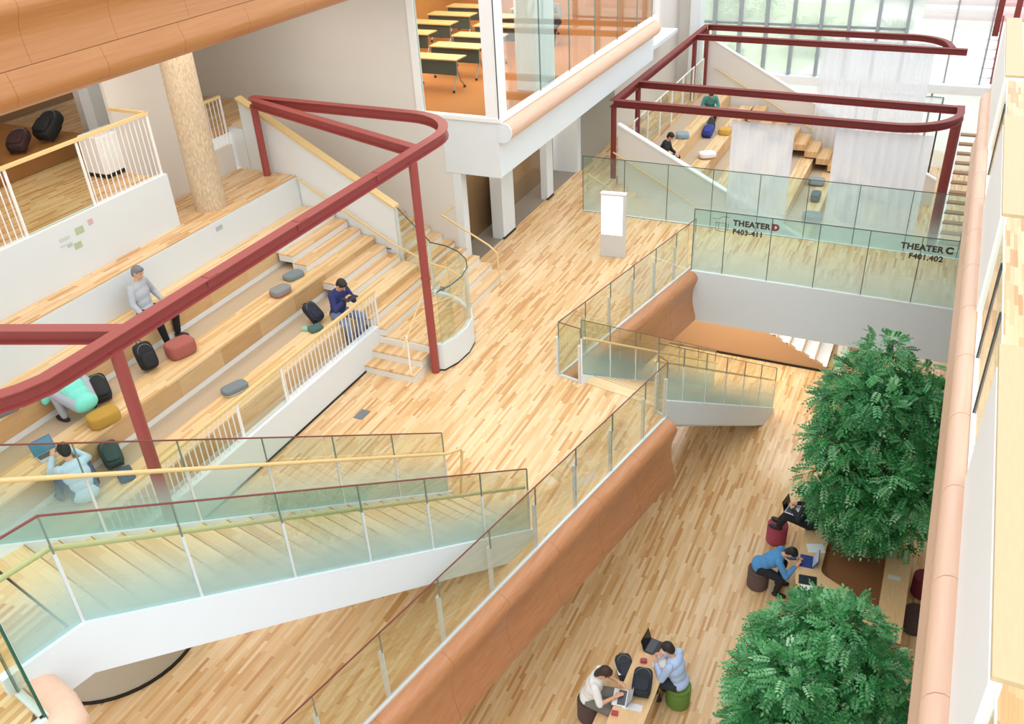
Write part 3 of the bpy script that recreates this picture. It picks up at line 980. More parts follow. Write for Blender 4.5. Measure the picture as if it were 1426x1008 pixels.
f1 = thing('red_steel_frame', 'large oxide red steel beam frame on posts over the tiered seating', 'frame', (-7.65, 11.9, 0))
zb = 4.08
path = [(-12.4, 3.1, zb)] + arcpts((-8.9, 5.0), 1.22, -95, 0, 8, zb)[:-1] + [(-7.7, 5.2, zb), (-7.7, 12.75, zb)] + arcpts((-8.85, 12.78), 1.15, 2, 88, 10, zb) + [(-12.6, 13.98, zb)]
ob('curved_beam', MB().sweep(IB, path), RED, f1, 'auto')
ob('cross_beam', MB().sweep(IB2, [(-7.72, 12.2, zb), (-12.5, 13.85, zb)]), RED, f1, 'auto')
ob('cross_beam', MB().sweep(IB2, [(-7.72, 5.82, zb), (-12.6, 4.0, zb)]), RED, f1, 'auto')
for x, y, z0 in ((-7.62, 11.88, 0), (-7.66, 5.6, 0), (-12.56, 13.95, 2.52)):
    ob('post', MB().tube([(x, y, z0), (x, y, zb - 0.07)], 0.075, 16), RED, f1, 'auto')
ob('post_collar', MB().lathe([(0.08, 1.9), (0.088, 1.93), (0.08, 1.96)], (-7.62, 11.88, 0), 20), RED, f1, 'auto')
for x, y in ((-7.7, 7.2), (-7.7, 9.0), (-7.7, 11.0)):
    ob('splice_plate', MB().box(x - 0.07, x + 0.07, y - 0.08, y + 0.08, zb + 0.091, zb + 0.096).box(x + 0.006, x + 0.016, y - 0.08, y + 0.08, zb - 0.05, zb + 0.05), RED, f1)

f2 = thing('red_steel_frame', 'deep red steel frame carrying curtains over the far theater', 'frame', (-7.92, 22.4, 0))
z2 = 2.07
ob('curved_beam', MB().sweep(IB, [(-7.92, 31.95, z2), (-7.92, 22.4, z2), (-1.1, 22.22, z2)] + arcpts((-1.0, 23.6), 1.38, -88, -5, 10, z2) + [(0.36, 24.1, z2)]), REDF, f2, 'auto')
ob('cross_beam', MB().sweep(IB2, [(-7.9, 24.35, z2), (0.3, 24.0, z2)]), REDF, f2, 'auto')
ob('cross_beam', MB().sweep(IB2, [(-7.9, 30.4, z2), (0.3, 30.05, z2)]), REDF, f2, 'auto')
ob('cross_beam', MB().sweep(IB2, [(-7.9, 31.95, z2), (-1.5, 31.7, z2)] + arcpts((-1.4, 30.5), 1.2, 88, 10, 8, z2) + [(-0.1, 30.2, z2)]), REDF, f2, 'auto')
for x, y, z0 in ((-7.92, 22.42, 0), (-7.9, 24.4, 0), (-7.92, 30.4, 0), (-7.9, 31.9, 0), (0.33, 23.6, L0)):
    ob('post', MB().tube([(x, y, z0), (x, y, z2 - 0.07)], 0.075 if z0 == 0 else 0.12, 14), REDF, f2, 'auto')


# curtains: sheer, hanging in folds
def curtain(label, x0, x1, y0, y1, top, bot):
    mb = MB()
    n = int(abs(x1 - x0) / 0.035)
    vs, fs = [], []
    for i in range(n + 1):
        t = i / n
        x = x0 + (x1 - x0) * t
        y = y0 + (y1 - y0) * t
        w = 0.05 * math.sin(i * 0.9) + 0.03 * math.sin(i * 0.37 + 1)
        for z, a in ((top, 0.5), ((top + bot) / 2, 1.0), (bot, 1.25)):
            vs.append((x, y + w * a, z))
    for i in range(n):
        for j in range(2):
            fs.append((i * 3 + j, i * 3 + j + 1, (i + 1) * 3 + j + 1, (i + 1) * 3 + j))
    mb.add(vs, fs)
    t = thing('sheer_curtain', label, 'curtain', ((x0 + x1) / 2, y0, bot), 0, 'sheer curtains on the red frame')
    o = ob('cloth', mb, SHEER, t, True)
    sl = o.modifiers.new('thickness', 'SOLIDIFY')
    sl.thickness = 0.003
    hk = MB().tube([(0, 0, 0), (0, 0, 0.05)], 0.006, 6).mesh('hook', POSTW)
    for i in range(0, n, 6):
        t_ = i / n
        link('hook', hk, t, (x0 + (x1 - x0) * t_, y0 + (y1 - y0) * t_, top))
    return t


curtain('sheer white curtain hanging left of the gap in the near red beam', -4.75, -3.2, 22.32, 22.28, 1.9, -3.0)
curtain('broad sheer white curtain hanging right of the gap in the near red beam', -2.25, -0.1, 22.28, 22.35, 1.9, -3.45)
curtain('sheer white curtain hanging from the rear red beam by the facade', -4.0, -0.6, 31.78, 31.65, 1.9, -3.4)

# ------------------------------------------------------------------ theater beyond the bridge
th = thing('theater_seating', 'pale oak stepped theater benches descending to the lower hall beyond the bridge', 'seating', (-7.85, 22.6, L0))
for k in range(8):
    xf = -6.9 + 0.8 * k
    z = -0.1 - 0.42 * k
    xb = xf - 0.8 if k else -7.84
    ob('seat', MB().box(xf - 0.42, xf, 22.62, 31.9, z - 0.03, z + 0.01), W_SEAT, th)
    ob('carpet_strip', MB().box(xb, xf - 0.42, 22.62, 31.9, z - 0.03, z), TAUPE, th)
    ob('seat_riser', MB().box(xf - 0.06, xf - 0.01, 22.62, 31.9, z - 0.42, z - 0.03), W_RISE, th)
for k in range(12):
    xf = -5.6 + 0.4 * k
    z = -0.1 - 0.21 * (k + 2.2)
    ob('aisle_step', MB().box(xf - 0.4, xf, 30.6, 31.9, z - 0.1, z + 0.1), W_RISE, th)
n1 = thing('theater_side_wall', 'white sloping side wall of the far theater nearest the bridge', 'wall', (-7.8, 22.5, L0))
ob('panel', MB().prism([(-7.8, 22.45, L0), (-7.8, 22.45, 1.47), (0.2, 22.45, -2.62), (0.2, 22.45, L0)], (0, 0.15, 0)), GREYW, n1)
ob('cap', MB().prism([(-7.82, 22.43, 1.47), (-7.82, 22.43, 1.51), (0.2, 22.43, -2.57), (0.2, 22.43, -2.62)], (0, 0.19, 0)), WHITE2, n1)
n2 = thing('theater_side_wall', 'grey sloping wall of the far theater in front of the tall windows', 'wall', (-7.8, 32.0, L0))
ob('panel', MB().prism([(-7.85, 32.0, L0), (-7.85, 32.0, 1.7), (0.2, 32.0, -2.6), (0.2, 32.0, L0)], (0, 0.15, 0)), GREYW, n2)
ob('cap', MB().prism([(-7.85, 31.98, 1.7), (-7.85, 31.98, 1.74), (0.2, 31.98, -2.55), (0.2, 31.98, -2.6)], (0, 0.19, 0)), WHITE2, n2)
ob('handrail', MB().tube([(-7.6, 31.93, 0.75), (-1.5, 31.93, -2.5)], 0.022), W_RAIL, n2, 'auto')
ts2 = thing('theater_staircase', 'oak stair descending beside the white sloping wall behind the bridge', 'staircase', (-1.3, 21.2, L0))
for k in range(20):
    z = -RR2 * (k + 1)
    xf = -7.85 + 0.32 * (k + 1)
    ob('tread', MB().box(xf - 0.33, xf, 20.06, 22.44, z - 0.03, z), W_TREADX if k < 12 else WHITE2, ts2)  # lower treads white: light falling on the oak put into their colour
    ob('riser', MB().box(xf - 0.35, xf - 0.3, 20.06, 22.44, z, z + RR2 - 0.03), W_TREADX, ts2)
ob('side_panel', MB().prism([(-7.85, 20.05, L0), (-7.85, 20.05, -0.3), (-1.45, 20.05, L0 + 0.12), (-1.45, 20.05, L0)], (0, 0.1, 0)), TAN, ts2)
ob('skirting', MB().box(-7.85, -1.44, 20.03, 20.06, L0, L0 + 0.06), BLACK, ts2)
ob('handrail', MB().tube([(-7.9, 22.35, 0.75), (-1.4, 22.35, -2.7)], 0.022), W_RAIL, ts2, 'auto')
ob('handrail', MB().tube([(-7.85, 20.3, 0.0), (-7.85, 20.3, 0.85), (-1.4, 20.3, -2.65)], 0.022), W_RAIL, ts2, 'auto')
struct('trim_12', MB().box(-1.25, -1.05, 20.0, 22.4, L0, -2.3), WHITE2)
rail('glass_balustrade', 'clear glass balustrade with white posts behind the top row of the far theater', [(-7.87, 24.0, 0), (-7.87, 31.5, 0)], 1.1, 1.3, G_PLAIN,
     top=(WHITE2, 0.03), joint=(WHITE2, 0.05, 0, 1.12))

# ------------------------------------------------------------------ facade and the ground outside
w3 = sroot('window_3', (-9, 36, 0))
FIN = mat('facade_fin', '#9aa0a4', 0.5)
xs_ = [-9.6 + 0.985 * k for k in range(9)]
for x in xs_:
    ob('mullion', MB().box(x - 0.05, x + 0.05, 35.7, 36.1, -0.35, 9), FIN, w3)
for a, b in zip(xs_[:-1], xs_[1:]):
    ob('pane', MB().box(a + 0.05, b - 0.05, 35.99, 36.01, -0.35, 9), G_FACADE_VEIL, w3)
ob('transom', MB().box(-9.6, -1.7, 35.95, 36.05, 1.38, 1.46), FIN, w3)
ob('sill', MB().box(-9.6, 1.4, 35.6, 36.15, -0.65, -0.35), WHITE2, w3)
for x in (-0.2, 0.95):
    ob('mullion', MB().box(x - 0.03, x + 0.03, 35.95, 36.05, -0.35, 9), FIN, w3)
for a, b in ((-1.72, -0.2), (-0.2, 0.95)):
    ob('pane', MB().box(a + 0.04, b - 0.04, 35.99, 36.01, -0.35, 9), G_FACADE_VEIL, w3)
for a, b in ((-9.6, -6), (-6, -3), (-3, -0.5), (-0.5, 1.4)):
    ob('pane', MB().box(a + 0.02, b - 0.02, 35.99, 36.01, L0, -0.65), G_FACADE_VEIL, w3)
    ob('mullion', MB().box(b - 0.03, b + 0.03, 35.95, 36.05, L0, -0.65), FIN, w3)
struct('floor_far_ledge', MB().box(-9, -7.85, 32.6, 36, -0.35, -0.02), STONE)
dr = thing('glass_porch', 'thin dark framed glass porch by the far facade', 'porch', (-0.2, 33.5, L0))
for a, b in (((-2.2, 33.5, -0.6), (-0.1, 33.5, -0.6)), ((-2.2, 34.9, -0.6), (-0.1, 34.9, -0.6)), ((-0.1, 33.5, -0.6), (-0.1, 34.9, -0.6)), ((-0.1, 33.5, L0), (-0.1, 33.5, -0.6)), ((-0.1, 34.9, L0), (-0.1, 34.9, -0.6)), ((-2.2, 34.9, L0), (-2.2, 34.9, -0.6)), ((-2.2, 33.5, L0), (-2.2, 33.5, -0.6))):
    ob('bar', MB().tube([a, b], 0.03, 6), DARK, dr)
ob('roof_pane', MB().box(-2.2, -0.1, 33.5, 34.9, -0.6, -0.58), G_FACADE_VEIL, dr)
ob('pane', MB().box(-0.11, -0.1, 33.5, 34.9, L0, -0.6), G_FACADE_VEIL, dr)
struct('ground_plaza', MB().box(-60, 40, 36.2, 130, L0 - 0.3, L0 - 0.05), mat('pale_paving', '#e9e6df', 0.7, noise=0.04, scale=1))
lw = struct('ground_lawn', MB().prism([(-24, 44, L0 - 0.04), (-7.5, 46, L0 - 0.04), (-6.0, 58, L0 - 0.04), (-5, 62, L0 + 1.0), (-24, 62, L0 + 1.0)], (0, 0, 0.03)), mat('lawn', '#c6d9a6', 0.9, noise=0.3, scale=6))
tst = thing('terrace_steps', 'reddish terrace steps across the plaza outside', 'steps', (1.0, 62, L0))
for k in range(7):
    ob('step', MB().box(-2.2, 8, 61 + k * 1.1, 62.1 + k * 1.1, L0 - 0.1, L0 + 0.22 * (k + 1)), mat('step_red', '#c9a3a0', 0.7) if k % 2 else mat('step_pale', '#e2d8d2', 0.7), tst)
es = thing('outdoor_red_stair', 'red steel posts and stair rail outside the far facade', 'stair', (1.2, 37.5, L0))
for x, y, z0, z1 in ((1.12, 36.6, 1.2, 9), (1.75, 38.5, -1, 9)):
    ob('post', MB().box(x - 0.1, x + 0.1, y - 0.1, y + 0.1, z0, z1), REDF, es)
for k in range(7):
    ob('tread', MB().box(0.85, 1.3, 36.5 + 0.28 * k, 36.7 + 0.28 * k, -0.6 + 0.27 * k, -0.55 + 0.27 * k), WHITE2, es)
ob('stringer', MB().prism([(1.3, 36.4, -0.75), (1.3, 36.4, -0.5), (1.3, 38.6, 1.5), (1.3, 38.6, 1.25)], (0.06, 0, 0)), REDF, es)

# ------------------------------------------------------------------ right hand side
RC = [(0.8, 3.45), (0.75, 3.475), (0.69, 3.465), (0.645, 3.42), (0.62, 3.34), (0.625, 3.25), (0.66, 3.12), (0.7, 2.95), (0.71, 2.75), (0.69, 2.5), (0.66, 2.3), (0.8, 2.3)]
rcap = sroot('trim_13', (0.7, 0, L2))
me = MB().sweep([(x, z) for x, z in RC], [(0, 0.005, 0), (0, 1.195, 0)]).mesh('panel', COPPER_P, 'auto')
for k in range(-1, 17):
    link('panel', me, rcap, (0, 1.2 * k, 0))
ob('backing', MB().sweep([(x + 0.008, z - 0.008) for x, z in RC], [(0, -1.2, 0), (0, 20.4, 0)]), COPPER_P, rcap)
struct('floor_right_gallery', MB().box(0.805, 5, -2, 21.6, 3.25, 3.44), W_FLOOR)
struct('wall_right', MB().box(2.6, 2.75, -2, 36, L0, 3.25), WHITE)
for lab, a, b in (('nearest', 3.92, 7.67), ('middle', 10.7, 14.55), ('farthest', 16.84, 21.5)):
    pa = thing('counter_parapet', 'white parapet with a pale wood counter top on the right, %s of three' % lab, 'parapet', (0.82, a, L2))
    ob('panel', MB().box(0.79, 0.86, a - 0.02, b - 0.35, L2 + 0.005, 4.66), WHITE2, pa)
    ob('counter_top', MB().box(0.8, 1.08, a, b, 4.66, 4.7), W_LEDGE, pa, bev=0.004)
for lab, a, b, n in (('between the nearest and middle wood counters', 7.34, 10.68, 3), ('between the middle and farthest wood counters', 14.2, 16.8, 2), ('beside the near end of the nearest wood counter', 1.2, 3.88, 2)):
    rail('glass_balustrade', 'glass balustrade with dark flat posts ' + lab, [(0.83, a, L2), (0.83, b, L2)], 1.2, (b - a) / n, G_PLAIN, top=(POSTW, 0.012), base=(WHITE2, 0.05, 0.04), joint=(DARK, 0.03, 0.0, 1.15), ends=False)
rs = thing('open_riser_stair', 'open riser stair with brown treads along the right side beyond the bridge', 'staircase', (0.8, 26, L0))
for k in range(18):
    ob('tread', MB().box(0.55, 1.25, 24 + 0.3 * k, 24.2 + 0.3 * k, L0 + 0.19 * k + 0.15, L0 + 0.19 * k + 0.2), mat('tread_brown', '#9a7a5c', 0.5), rs)
ob('stringer', MB().prism([(0.52, 23.9, L0), (0.52, 24.3, L0), (0.52, 29.4, -0.1), (0.52, 29.4, 0.15)], (0.05, 0, 0)), WHITE2, rs)
fb = thing('floor_socket', 'small grey floor socket cover set in the oak floor', 'socket', (-8.15, 10.2, 0))
ob('cover', MB().box(-8.24, -8.06, 10.06, 10.34, -0.005, 0.006), mat('socket_grey', '#7d8488', 0.4, metal=0.3), fb)

# sign stand
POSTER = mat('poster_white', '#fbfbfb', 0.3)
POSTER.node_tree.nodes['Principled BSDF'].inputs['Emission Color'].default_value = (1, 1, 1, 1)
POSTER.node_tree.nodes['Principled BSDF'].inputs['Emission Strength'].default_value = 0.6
sg = thing('sign_stand', 'white freestanding sign stand on the oak floor near the bridge', 'sign', (-6.22, 17.66, 0), math.radians(6))
ob('body', MB().box(-0.28, 0.28, -0.06, 0.06, 0.0, 1.5), mat('stand_grey', '#cfd1d0', 0.5), sg, world=False, bev=0.01)
ob('poster', MB().box(-0.265, 0.22, -0.066, -0.06, 0.55, 1.47), POSTER, sg, world=False)
ob('top_cap', MB().box(-0.285, 0.285, -0.07, 0.07, 1.5, 1.53), WHITE2, sg, world=False)

# ------------------------------------------------------------------ classroom desks
DESKTOP = mat('desk_top', '#cfa872', 0.4, noise=0.06, scale=5)
MODESTY = mat('desk_modesty_panel', '#4a544f', 0.6)
CHROME = mat('brushed_legs', '#a9a7a4', 0.35, metal=0.6)
CAST = mat('caster_black', '#2a2624', 0.6)
dk_meshes = None
ordn = ['first', 'second', 'third', 'fourth', 'fifth', 'sixth']
for ci, (cx, cn) in enumerate(((-10.54, 'right'), (-12.53, 'left'))):
    for ri, y in enumerate((17.85, 18.95, 20.05, 21.2, 22.3, 23.4)):
        if ci == 1 and ri < 1:
            continue
        t = thing('folding_desk', 'pale topped folding classroom desk, %s from the window in the %s column' % (ordn[ri], cn), 'desk', (cx, y, L2), 0, 'desks in the glazed classroom')
        if dk_meshes is None:
            a = MB().box(-0.66, 0.66, -0.25, 0.25, 0.70, 0.725).mesh('desk_top', DESKTOP)
            b = MB().box(-0.62, 0.62, -0.2, -0.185, 0.38, 0.69).mesh('modesty_panel', MODESTY)
            lg = MB().tube([(0, -0.02, 0.7), (0, -0.05, 0.35), (0, -0.25, 0.06)], 0.018, 6).tube([(0, -0.03, 0.5), (0, 0.1, 0.2), (0, 0.26, 0.06)], 0.018, 6).mesh('leg', CHROME)
            cs = MB().lathe([(0.015, 0.0), (0.03, 0.015), (0.03, 0.045), (0.015, 0.06)], n=10).mesh('caster', CAST)
            dk_meshes = (a, b, lg, cs)
        a, b, lg, cs = dk_meshes
        link('desk_top', a, t, (0, 0, 0), world=False)
        link('modesty_panel', b, t, (0, 0, 0), world=False)
        for sx in (-0.55, 0.55):
            l_ = link('leg', lg, t, (sx, 0, 0), world=False)
            for sy in (-0.25, 0.26):
                c_ = link('caster', cs, l_, (0, sy, 0), world=False)


# ------------------------------------------------------------------ people
def vec(*a):
    return Vector(a)


def ik(a, c, l1, l2, pole):
    d = c - a
    L = d.length
    if L > l1 + l2 - 0.01:
        c = a + d * ((l1 + l2 - 0.01) / L)
        d = c - a
        L = d.length
    u = d / L
    x = (l1 * l1 - l2 * l2 + L * L) / (2 * L)
    h = math.sqrt(max(0, l1 * l1 - x * x))
    p = pole - u * pole.dot(u)
    p.normalize()
    return a + u * x + p * h, c


SKIN = mat('skin', '#d9a583', 0.55)
EYE = mat('eye_dark', '#231a17', 0.3)
LIP = mat('lip', '#b0705f', 0.5)


def vox(o, s, it=3):
    r = o.modifiers.new('remesh', 'REMESH')
    r.mode = 'VOXEL'
    r.voxel_size = s
    r.use_smooth_shade = True
    k = o.modifiers.new('smooth', 'SMOOTH')
    k.factor = 0.5
    k.iterations = it


def person(label, loc, face, hz, lean=12, hp=10, hy=0, feet=((.45, .12, 0), (.45, -.12, 0)), hands=((.42, .12, .3), (.42, -.12, .3)),
           shirt='#ffffff', pants='#222222', hair='#1d1714', shoe='#222222', sleeve=True, vs=0.011, bun=False, bare=False, roll=0, skirt=False):
    """seated figure, local x = the way the person faces; loc = point under the hips, hz = hip height above it"""
    t = thing('person', label, 'person', loc, math.radians(face))
    la = math.radians(lean)
    ro = math.radians(roll)
    d = vec(math.sin(la), math.sin(ro), math.cos(la)).normalized()
    H = vec(0, 0, hz)
    fwd = vec(math.cos(la), 0, -math.sin(la))
    lft = vec(0, 1, 0)
    ch = H + d * 0.28
    nk = H + d * 0.47
    hd_a = la + math.radians(hp)
    hu = vec(math.sin(hd_a), math.sin(ro), math.cos(hd_a)).normalized()
    hf = vec(math.cos(hd_a) * math.cos(math.radians(hy)), math.sin(math.radians(hy)), -math.sin(hd_a)).normalized()
    hl = hu.cross(hf).normalized()
    hc = nk + hu * 0.185
    RH = Matrix((hf, hl, hu)).transposed()
    RT = Matrix((fwd, lft, d)).transposed()
    body, sh, pt = MB(), MB(), MB()
    # torso
    for c, r in ((H, (.115, .155, .11)), (H + d * .15, (.105, .145, .13)), (ch, (.115, .165, .14)), (H + d * .4, (.09, .17, .08))):
        body.sup(c, r, 1, 1, RT, 16, 10)
        sh.sup(c, tuple(x + .026 for x in r), 1, 1, RT, 16, 10)
    sh.sup(H - d * .02, (.15, .19, .12), 1, 1, RT, 16, 10)
    pt.sup(H - d * .03, (.135, .172, .1), 1, 1, RT, 16, 10)
    body.cone(nk - d * .03, .055, hc - hu * .06, .052)
    # head
    body.sup(hc, (.092, .076, .105), 1, 1, RH, 18, 14)
    body.sup(hc + hu * -.055 + hf * .02, (.07, .058, .06), 1, 1, RH, 14, 10)
    body.cone(hc + hf * .085 - hu * .005, .012, hc + hf * .105 - hu * .035, .016, 8)
    for s_ in (1, -1):
        body.sup(hc + hl * .078 * s_ - hu * .01, (.02, .01, .03), 1, 1, RH, 8, 6)
    # legs
    ft = []
    for i, s_ in enumerate((1, -1)):
        hj = H + vec(0, .09 * s_, -.02)
        an = vec(*feet[i]) + vec(-.06, 0, .08)
        kn, an = ik(hj, an, .42, .41, vec(.8, .35 * s_, .8))
        body.cone(hj, .085, kn, .056)
        body.cone(kn, .055, an, .036)
        pt.cone(hj, .105, kn, .075)
        if not bare:
            pt.cone(kn, .073, an + vec(0, 0, .02), .055)
        if skirt:
            pt.cone(hj + vec(0, -.04 * s_, 0), .11, kn + vec(0, -.03 * s_, -.02), .1)
        ft.append(an)
        fd = vec(1, .12 * s_, 0).normalized()
        body.cone(an + vec(0, 0, -.03), .032, an + fd * .13 + vec(0, 0, -.055), .026)
    # arms and hands
    for i, s_ in enumerate((1, -1)):
        sj = nk - d * .035 + lft * (.175 * s_)
        wr = vec(*hands[i])
        el, wr = ik(sj, wr, .28, .25, vec(-.35, .6 * s_, -.7))
        body.cone(sj, .05, el, .04)
        body.cone(el, .039, wr, .026)
        sh.cone(sj, .068, el, .058)
        if sleeve:
            sh.cone(el, .057, el + (wr - el) * .9, .043)
        else:
            sh.cone(sj, .072, sj + (el - sj) * .62, .066)
        hd = (wr - el).normalized()
        hn = vec(0, 0, 1)
        hs = hd.cross(hn).normalized() * s_     # towards the thumb side
        body.sup(wr + hd * .05, (.05, .038, .016), 1, 1, Matrix((hd, hs, hd.cross(hs))).transposed(), 10, 8)
        for q, (o_, l_) in enumerate(((.028, .07), (.01, .08), (-.009, .075), (-.026, .058))):
            k0 = wr + hd * .085 + hs * o_
            k1 = k0 + hd * (l_ * .55) + vec(0, 0, -.006)
            k2 = k1 + hd * (l_ * .35) + vec(0, 0, -.018)
            body.cone(k0, .0095, k1, .009, 6)
            body.cone(k1, .009, k2, .008, 6)
        th0 = wr + hd * .025 + hs * .032
        th1 = th0 + hd * .03 + hs * .022
        body.cone(th0, .012, th1, .010, 6)
        body.cone(th1, .010, th1 + hd * .028 + hs * .002 + vec(0, 0, -.008), .0085, 6)
    o = ob('body', body, SKIN, t, True, world=False)
    vox(o, vs * 0.75, 2)
    o = ob('shirt', sh, mat('cloth' + shirt, shirt, 0.85, noise=0.08, scale=14, bump=0.25), t, True, world=False)
    vox(o, vs, 4)
    o = ob('trousers' if not skirt else 'skirt', pt, mat('cloth' + pants, pants, 0.9, noise=0.1, scale=14, bump=0.25), t, True, world=False)
    vox(o, vs, 4)
    hr = MB()
    hr.sup(hc + hu * .022 - hf * .014, (.1, .087, .1), 1, 1, RH, 20, 14)
    hr.sup(hc - hf * .045 - hu * .02, (.062, .075, .085), 1, 1, RH, 16, 12)
    hr.sup(hc + hu * .06 + hf * .045, (.05, .07, .045), 1, 1, RH, 14, 10)
    if bun:
        hr.sup(hc - hf * .06 - hu * .08, (.05, .07, .11), 1, 1, RH, 14, 10)
    o = ob('hair', hr, mat('hair' + hair, hair, 0.6, noise=0.2, scale=60, bump=0.5), t, True, world=False)
    vox(o, vs, 2)
    for s_ in (1, -1):
        ob('eye', MB().sup(hc + hf * .083 + hl * .031 * s_ + hu * .002, (.008, .013, .007), 1, 1, RH, 8, 6), EYE, t, True, world=False)
    ob('mouth', MB().sup(hc + hf * .084 - hu * .062, (.008, .022, .006), 1, 1, RH, 8, 6), LIP, t, True, world=False)
    for i, s_ in enumerate((1, -1)):
        fd = vec(1, .12 * s_, 0).normalized()
        fl_ = Matrix((fd, vec(-fd.y, fd.x, 0), vec(0, 0, 1))).transposed()
        ob('shoe', MB().sup(ft[i] + fd * .06 + vec(0, 0, -.045), (.135, .048, .038), .7, .8, fl_, 14, 8), mat('shoe' + shoe, shoe, 0.6), t, True, world=False)
    return t


person('person in a white short-sleeved top and grey skirt on the dark brown stool', (-3.3, 8.5, L0), 8, 0.53, lean=16, hp=22, feet=((.42, .1, 0), (.4, -.12, 0)),
       hands=((.42, .16, .78), (.42, -.12, .76)), shirt='#eef0ee', pants='#7b7a74', hair='#3a2a22', sleeve=False, bun=True, bare=True, skirt=True, shoe='#eeeeee')
person('person in a light blue shirt on the green stool at the low table', (-2.1, 9.3, L0), 172, 0.53, lean=14, hp=22, feet=((.35, .14, 0), (.3, -.1, 0)),
       hands=((.36, .1, .8), (.34, -.14, .78)), shirt='#b5cdf0', pants='#33363f', hair='#26211f')
person('person in a blue denim shirt bending over a laptop at the planter table', (-1.48, 12.3, L0), 5, 0.53, lean=48, hp=8, feet=((.42, .14, 0), (.4, -.16, 0)),
       hands=((.62, .1, .76), (.6, -.12, .76)), shirt='#4f8ec4', pants='#1d2026', hair='#141210')
person('person in black with a laptop, legs stretched towards the maroon stool', (-0.8, 13.4, L0), 168, 0.86, lean=14, hp=26, feet=((.62, .08, .44), (.66, -.1, .44)),
       hands=((.34, .1, 1.06), (.34, -.1, 1.06)), shirt='#20242a', pants='#191b20', hair='#181412')
person('person in a navy top sitting on the side steps reading behind the baluster railing', (-9.45, 11.65, 0.48), -10, 0.57, lean=10, hp=30, feet=((.36, .12, 0), (.4, -.12, 0)),
       hands=((.3, .08, .92), (.3, -.08, .92)), shirt='#2c356b', pants='#7d8fb0', hair='#2a2321')
person('person in a grey top and black trousers on the top seating row leaning back', (-11.5, 9.2, 1.4), 8, 0.56, lean=-16, hp=30, roll=14, feet=((.45, .16, 0), (.5, -.2, 0)),
       hands=((.12, .3, .62), (.18, -.28, .62)), shirt='#aeb4bb', pants='#15161a', hair='#77777a', shoe='#3a2023')
person('person in a turquoise sweater crouching over the top seating row', (-10.62, 7.0, 1.4), 172, 0.3, lean=52, hp=26, feet=((.34, .22, .0), (.3, -.22, .0)),
       hands=((.62, .2, .5), (.6, -.22, .5)), shirt='#7fe0cd', pants='#a9b0ba', hair='#6fcfbd')
person('person in a pale blue shirt using a laptop on the middle seating row', (-9.72, 5.95, 0.94), 160, 0.15, lean=20, hp=16, feet=((.36, .25, .0), (.36, -.25, .0)),
       hands=((.56, .12, .54), (.54, -.14, .54)), shirt='#bcd8ee', pants='#4d5f7a', hair='#15110f')
person('person in black sitting low by the white sloping theater wall', (-7.15, 24.5, -0.52), 0, 0.53, lean=14, hp=20, feet=((.42, .12, 0), (.44, -.12, 0)),
       hands=((.36, .1, .62), (.36, -.1, .62)), shirt='#23282c', pants='#20242a', hair='#2a1d16', vs=0.014)
person('person in a teal top on the upper theater row among bags', (-7.1, 29.6, -0.52), -70, 0.53, lean=30, hp=14, feet=((.42, .12, 0), (.44, -.12, 0)),
       hands=((.4, .1, .6), (.4, -.1, .6)), shirt='#4e8a85', pants='#2b3136', hair='#2a1d16', vs=0.014)
person('person in a grey patterned top at a desk inside the glazed classroom', (-9.7, 22.75, L2), -95, 0.55, lean=18, hp=18, feet=((.4, .12, 0), (.42, -.12, 0)),
       hands=((.4, .12, .8), (.4, -.12, .8)), shirt='#8b8784', pants='#2b2d33', hair='#1c1614', vs=0.014)

person('person in a blue grey coat on the low theater bench behind the broad curtain', (-2.25, 26.8, -2.62), -20, 0.53, lean=18, hp=14, feet=((.42, .12, 0), (.44, -.12, 0)),
       hands=((.36, .1, .62), (.36, -.1, .62)), shirt='#7f8fa6', pants='#3a4250', hair='#2a2321', vs=0.014)


# ------------------------------------------------------------------ props
def stool(label, x, y, col, z=L0):
    t = thing('drum_stool', label, 'stool', (x, y, z), 0, 'upholstered drum stools')
    m = mat('felt' + col, col, 0.95, noise=0.08, scale=60)
    ob('body', MB().lathe([(0.18, 0.02), (0.192, 0.03), (0.195, 0.36), (0.19, 0.37)]), m, t, 'auto', world=False)
    ob('seat_pad', MB().lathe([(0.19, 0.372), (0.196, 0.38), (0.196, 0.41), (0.185, 0.425), (0.05, 0.43)]), m, t, 'auto', world=False)
    ob('base', MB().lathe([(0.17, 0.0), (0.17, 0.02)]), BLACK, t, 'auto', world=False)
    return t


stool('dark brown drum stool under the person in the white top', -3.3, 8.5, '#5b4a45')
stool('green drum stool under the person in the light blue shirt', -2.1, 9.3, '#6a8a3c')
stool('brown drum stool under the person in the denim shirt', -1.48, 12.3, '#62504a')
stool('pink maroon drum stool with feet on it beside the planter table', -1.4, 13.6, '#a84a5c')
stool('maroon drum stool by the right side of the planter table', 1.24, 13.2, '#7e2f3c')
stool('charcoal brown drum stool by the right side of the planter table', 1.16, 12.3, '#4a3a37')


def cushion(label, x, y, z, col, side=None, r=(.2, .14, .06), rz=0.0, tilt=0.0, cat='cushion'):
    t = thing('floor_cushion', label, cat, (x, y, z), math.radians(rz), 'loose seating cushions')
    M_ = Matrix.Rotation(math.radians(tilt), 3, 'X')
    ob('pad', MB().sup((0, 0, r[2] * (1.15 if side else 1.0)), (r[0], r[1], r[2] * (.85 if side else 1)), .35, .55, M_, 28, 12), mat('felt' + col, col, 0.95, noise=0.06, scale=60), t, True, world=False)
    if side:
        ob('underside', MB().sup((0, 0, r[2] * .62), (r[0] * .985, r[1] * .985, r[2] * .6), .35, .55, M_, 28, 12), mat('felt' + side, side, 0.95, noise=0.06, scale=60), t, True, world=False)
    return t


